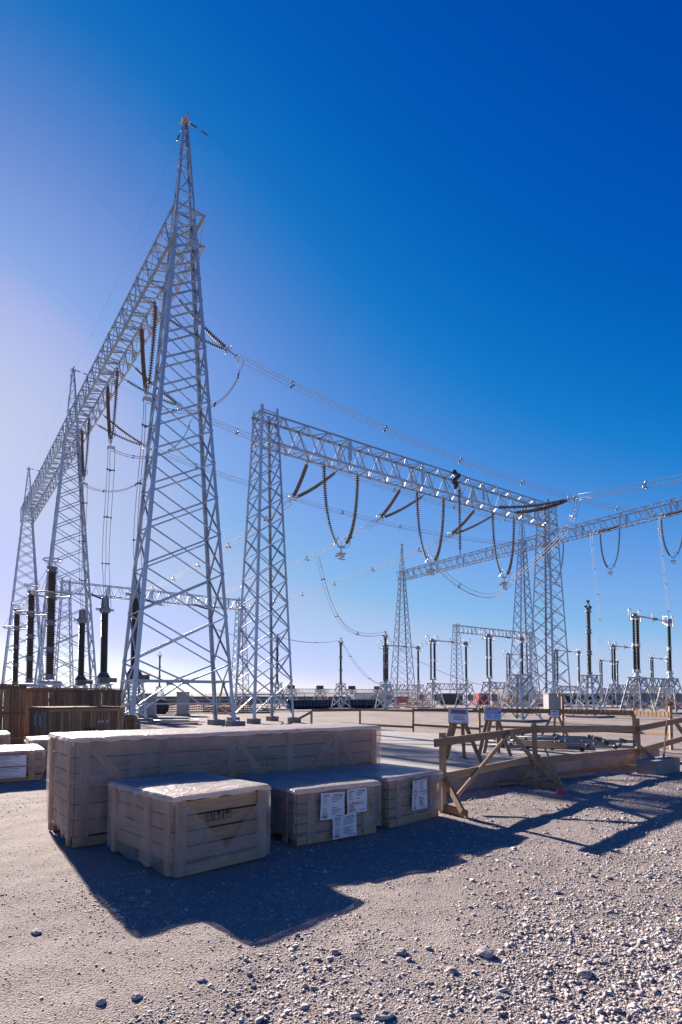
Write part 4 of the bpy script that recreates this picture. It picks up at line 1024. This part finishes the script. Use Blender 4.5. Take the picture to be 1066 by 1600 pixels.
# ------------------------------------------------------------------ signs on timber trestles
def trestle(lab, px, py, zg, H, sw, sh, kind, rz, spread=.42):
    b = gnd(px, py, zg); t = thing('sign_trestle', lab, 'sign', b, rz)
    sh2 = sh
    for s in (-1, 1): board(t, 'leg', (s*spread, -.22, 0), (s*.08, .0, H-.08), .035, .08, 'wood', V3((0, 1, 0)))
    board(t, 'leg', (-spread*.25, .55, .0), (0, .03, H-.1), .035, .08, 'wood', V3((0, 1, 0))); board(t, 'leg', (spread*.75, .6, .0), (.1, .03, H-.12), .035, .07, 'wood', V3((0, 1, 0)))
    board(t, 'cross_bar', (-spread*.62, -.15, H*.42), (spread*.62, -.15, H*.42), .03, .08, 'wood', V3((0, 1, 0)))
    rot = Matrix.Rotation(-.22, 4, 'X') @ Matrix.Rotation(.05, 4, 'Y'); mx = Matrix.Translation((0, -.07, H-sh*.32)) @ rot
    s = MB().box((0, 0, 0), (sw, .012, sh)).build('sign_board', 'signwhite', t, mx)
    bk = MB().box((0, .022, 0), (sw+.02, .025, sh+.03)).build('backing_board', 'wood', s)
    def line(x, z, w_, h_, m, name='text_line'):
        MB().box((x*sw, -.0075, z*sh), (w_*sw, .002, h_*sh)).build(name, m, s)
    if kind == 0:
        e = MB(); e.add([(.40*sw*math.cos(a)*1.0, -.0082, .27*sh+.125*sh*math.sin(a)) for a in [2*math.pi*i/24 for i in range(24)]], [tuple(range(24))[::-1]]); e.build('oval_mark', 'pink', s)
        line(0, .27, .84, .31, 'greytext', 'oval_panel'); MB().box((0, -.0086, .27*sh), (.5*sw, .002, .09*sh)).build('heading', 'red', s)
        for z, w_ in ((-.02, .5), (-.14, .62), (-.26, .56)): line(0, z, w_, .05, 'greytext')
        line(.3, -.42, .2, .05, 'greytext')
    elif kind == 1:
        line(.0, .36, .8, .16, 'pink', 'heading'); line(0, .12, .96, .25, 'blue', 'blue_band'); 
        for z in (.17, .07): MB().box((-.05*sw, -.009, z*sh), (.78*sw, .001, .045*sh)).build('text_line', 'signwhite', s)
        for z in (-.12, -.22, -.34): line(-.22, z, .36, .05, 'blue'); line(.24, z, .38, .05, 'blue')
    else:
        line(0, .3, .7, .16, 'blue', 'heading')
        for z in (.08, -.06, -.2): line(0, z, .62, .05, 'greytext')
    return t
trestle('white sign with a red oval and grey text on a timber trestle', 716, 1190, .29, 1.06, .40, .31, 0, R(5))
trestle('sign with pink heading and blue band on a timber trestle, right of the red-oval sign', 770, 1180, .29, 1.06, .37, .30, 1, R(-3), .36)
trestle('small white sign leaning on a timber trestle near the pile of steel tubes', 868, 1154, .1, 1.0, .27, .26, 2, R(-28), .5)
# steel tubes stacked on the slab
for k in range(11):
    y0_ = 1172-k*1.9; a = gnd(752+random.uniform(-8, 60), y0_-6+random.uniform(-2, 2), .34+.05*(k % 3)); b_ = gnd(960+random.uniform(-40, 45), y0_-1+random.uniform(-2, 2), .34+.05*(k % 3))
    t = thing('steel_tube', 'dark steel scaffold tube lying in the pile on the slab behind the barricade', 'tube', a, 0, 'dark steel tubes piled on the slab')
    MB().tube([V3((0, 0, 0)), b_-a], .035, 8).build('tube', 'grey_head', t, smooth=True)
    for e in (.15, .55, .9): MB().lathe([(.04, -.05), (.055, -.04), (.055, .04), (.04, .05)], (b_-a)*(e+random.uniform(-.08, .08)), b_-a, 8).box((b_-a)*e+Z*.05, (.08, .06, .07)).build('coupler', 'dark_steel', t)
a = gnd(812, 1160, .48); b_ = gnd(884, 1166, .48)
t = thing('timber_baulk', 'pale timber baulk lying across the pile of steel tubes', 'timber', a); board(t, 'plank', (0, 0, 0), b_-a, .14, .12, 'wood')
a = gnd(1002, 1206, .1)
t = thing('concrete_block', 'low concrete kerb block behind the barricade post at right', 'block', gnd(1052, 1200, .1)*1.0, a38)
MB().box((0, .3, .0), (1.2, .4, .36)).build('block', 'conc', t)
rg = gnd(876, 1240, .03); t = thing('rag', 'crumpled pink rag on the gravel beside the barricade foot', 'rag', rg)
mb = MB(); n = 8
mb.add([(.09*math.cos(2*math.pi*i/n)*r*random.uniform(.7, 1.2), .06*math.sin(2*math.pi*i/n)*r, z+random.uniform(-.01, .015)) for r, z in ((1.2, -.02), (1, .03), (.5, .06), (.1, .04)) for i in range(n)], [(j*n+i, j*n+(i+1) % n, (j+1)*n+(i+1) % n, (j+1)*n+i) for j in range(3) for i in range(n)])
mb.build('cloth', mat('pink_cloth', (.38, .06, .16), .8), t, smooth=True)

# ------------------------------------------------------------------ stones
cub = np.array([(x, y, z) for x in (-1, 1) for y in (-1, 1) for z in (-1, 1)])*.72
icf = np.array([(0, 1, 3), (0, 3, 2), (4, 6, 7), (4, 7, 5), (0, 4, 5), (0, 5, 1), (2, 3, 7), (2, 7, 6), (0, 2, 6), (0, 6, 4), (1, 5, 7), (1, 7, 3)])
boxes = [((-3.02, 6.39), 37.5, 4.5, 1.25), ((-1.53, 5.32), 44.5, 1.11, 1.5), ((-.51, 6.49), 35.2, 1.16, 1.36), ((.59, 7.37), 44, 1.07, 1.12), ((so.x, so.y), 38.1, LS, DS)]
def free(x, y):
    for (cx, cy), a, L, D in boxes:
        a = R(a); dx, dy = x-cx, y-cy; p = dx*math.cos(a)+dy*math.sin(a); q = -dx*math.sin(a)+dy*math.cos(a)
        if -.05 < p < L+.05 and -.05 < q < D+.05: return False
    return True
N = 170000; pos = []; 
while len(pos) < N:
    y = 2.3*(16/2.3)**(random.random()**1.05); x = random.uniform(-.66, .66)*y
    cl_ = noise.noise(V3((x*.9, y*.7, 11)))*.55+noise.noise(V3((x*2.6, y*2.6, 4)))*.3
    k = .5+.36*max(-1, min(1, x/(.5*y)))+cl_
    if random.random() > max(k+.12, .42): continue
    if not free(x, y): continue
    pos.append((x, y, k))
pos = np.array(pos); sz = np.exp(rng.normal(-6.0, .6, N))*(.5+.8*np.clip(pos[:, 2], 0, 1)); sz = np.clip(sz*np.where(rng.random(N) < .012, 2.2, 1), .0015, .021)*(1+.03*pos[:, 1])
gz = np.array([gheight(x, y) for x, y in pos[:, :2]])
vs = cub[None]*(1+rng.uniform(-.6, .45, (N, 8, 3)))*(sz[:, None]*rng.uniform(.55, 1.4, (N, 3)))[:, None, :]*np.array([1.15, 1, .6])
ang = rng.uniform(0, 2*np.pi, N); ca, sa = np.cos(ang)[:, None], np.sin(ang)[:, None]; tl = rng.uniform(-.4, .4, N)[:, None]
x, y, z = vs[..., 0], vs[..., 1], vs[..., 2]; z2 = z+x*tl
out = np.stack([x*ca-y*sa+pos[:, :1], x*sa+y*ca+pos[:, 1:2], z2+(gz+sz*.22)[:, None]], -1).reshape(-1, 3)
fc = (icf[None]+(np.arange(N)*8)[:, None, None]).reshape(-1, 3)
me = bpy.data.meshes.new('gravel'); me.vertices.add(len(out)); me.vertices.foreach_set('co', out.ravel().astype(np.float32))
me.loops.add(fc.size); me.loops.foreach_set('vertex_index', fc.ravel().astype(np.int32)); me.polygons.add(len(fc))
me.polygons.foreach_set('loop_start', np.arange(0, fc.size, 3, dtype=np.int32)); me.materials.append(M['stone']); me.update(calc_edges=True)
gv = link('gravel', me, kind='stuff'); gv['label'] = 'loose angular gravel scattered over the dusty ground'; gv['category'] = 'gravel'
for k, (px, py, s, lab) in enumerate(((757, 1491, .058, 'pale flat rock lying on the gravel at lower right, largest of the loose stones'), (706, 1517, .04, 'dark stone on the gravel left below the pale flat rock'), (776, 1553, .035, 'pale stone on the gravel below the pale flat rock'),
        (158, 1563, .035, 'dark stone on the bare ground at lower left'), (57, 1452, .04, 'dark stone on the ground near the left photo edge'), (524, 1488, .035, 'grey stone just right of the crate shadow tip'), (627, 1489, .04, 'dark broken stone right of the crate shadows'),
        (214, 1555, .03, 'small dark stone right of the other dark stone at lower left'), (315, 1531, .03, 'small dark stone below the crate shadow'), (912, 1519, .045, 'upright pale stone on the gravel at lower right'), (600, 1585, .04, 'pale stone at the bottom edge of the photo'), (868, 1440, .035, 'dark stone on the gravel right of the crate shadows'))):
    p = gnd(px, py, 0); p.z = gheight(p.x, p.y)+s*.2
    s *= .8; b = bmesh.new(); bmesh.ops.create_icosphere(b, subdivisions=2, radius=s)
    sc = V3((random.uniform(1, 1.7), random.uniform(.8, 1.1), random.uniform(.45, .75)))
    for v in b.verts:
        d = v.co.normalized(); f = 1+.35*noise.noise(d*1.6+V3((k*5, 0, 0)))+.12*noise.noise(d*5+V3((k*5, 0, 0))); v.co = V3((v.co.x*sc.x, v.co.y*sc.y, v.co.z*sc.z))*f
    me = bpy.data.meshes.new('stone'); b.to_mesh(me); b.free(); me.materials.append(M['stone'])
    o = link('stone', me); o.location = p; o.rotation_euler.z = random.random()*3; o['label'] = lab; o['category'] = 'stone'; o['group'] = 'larger loose stones'
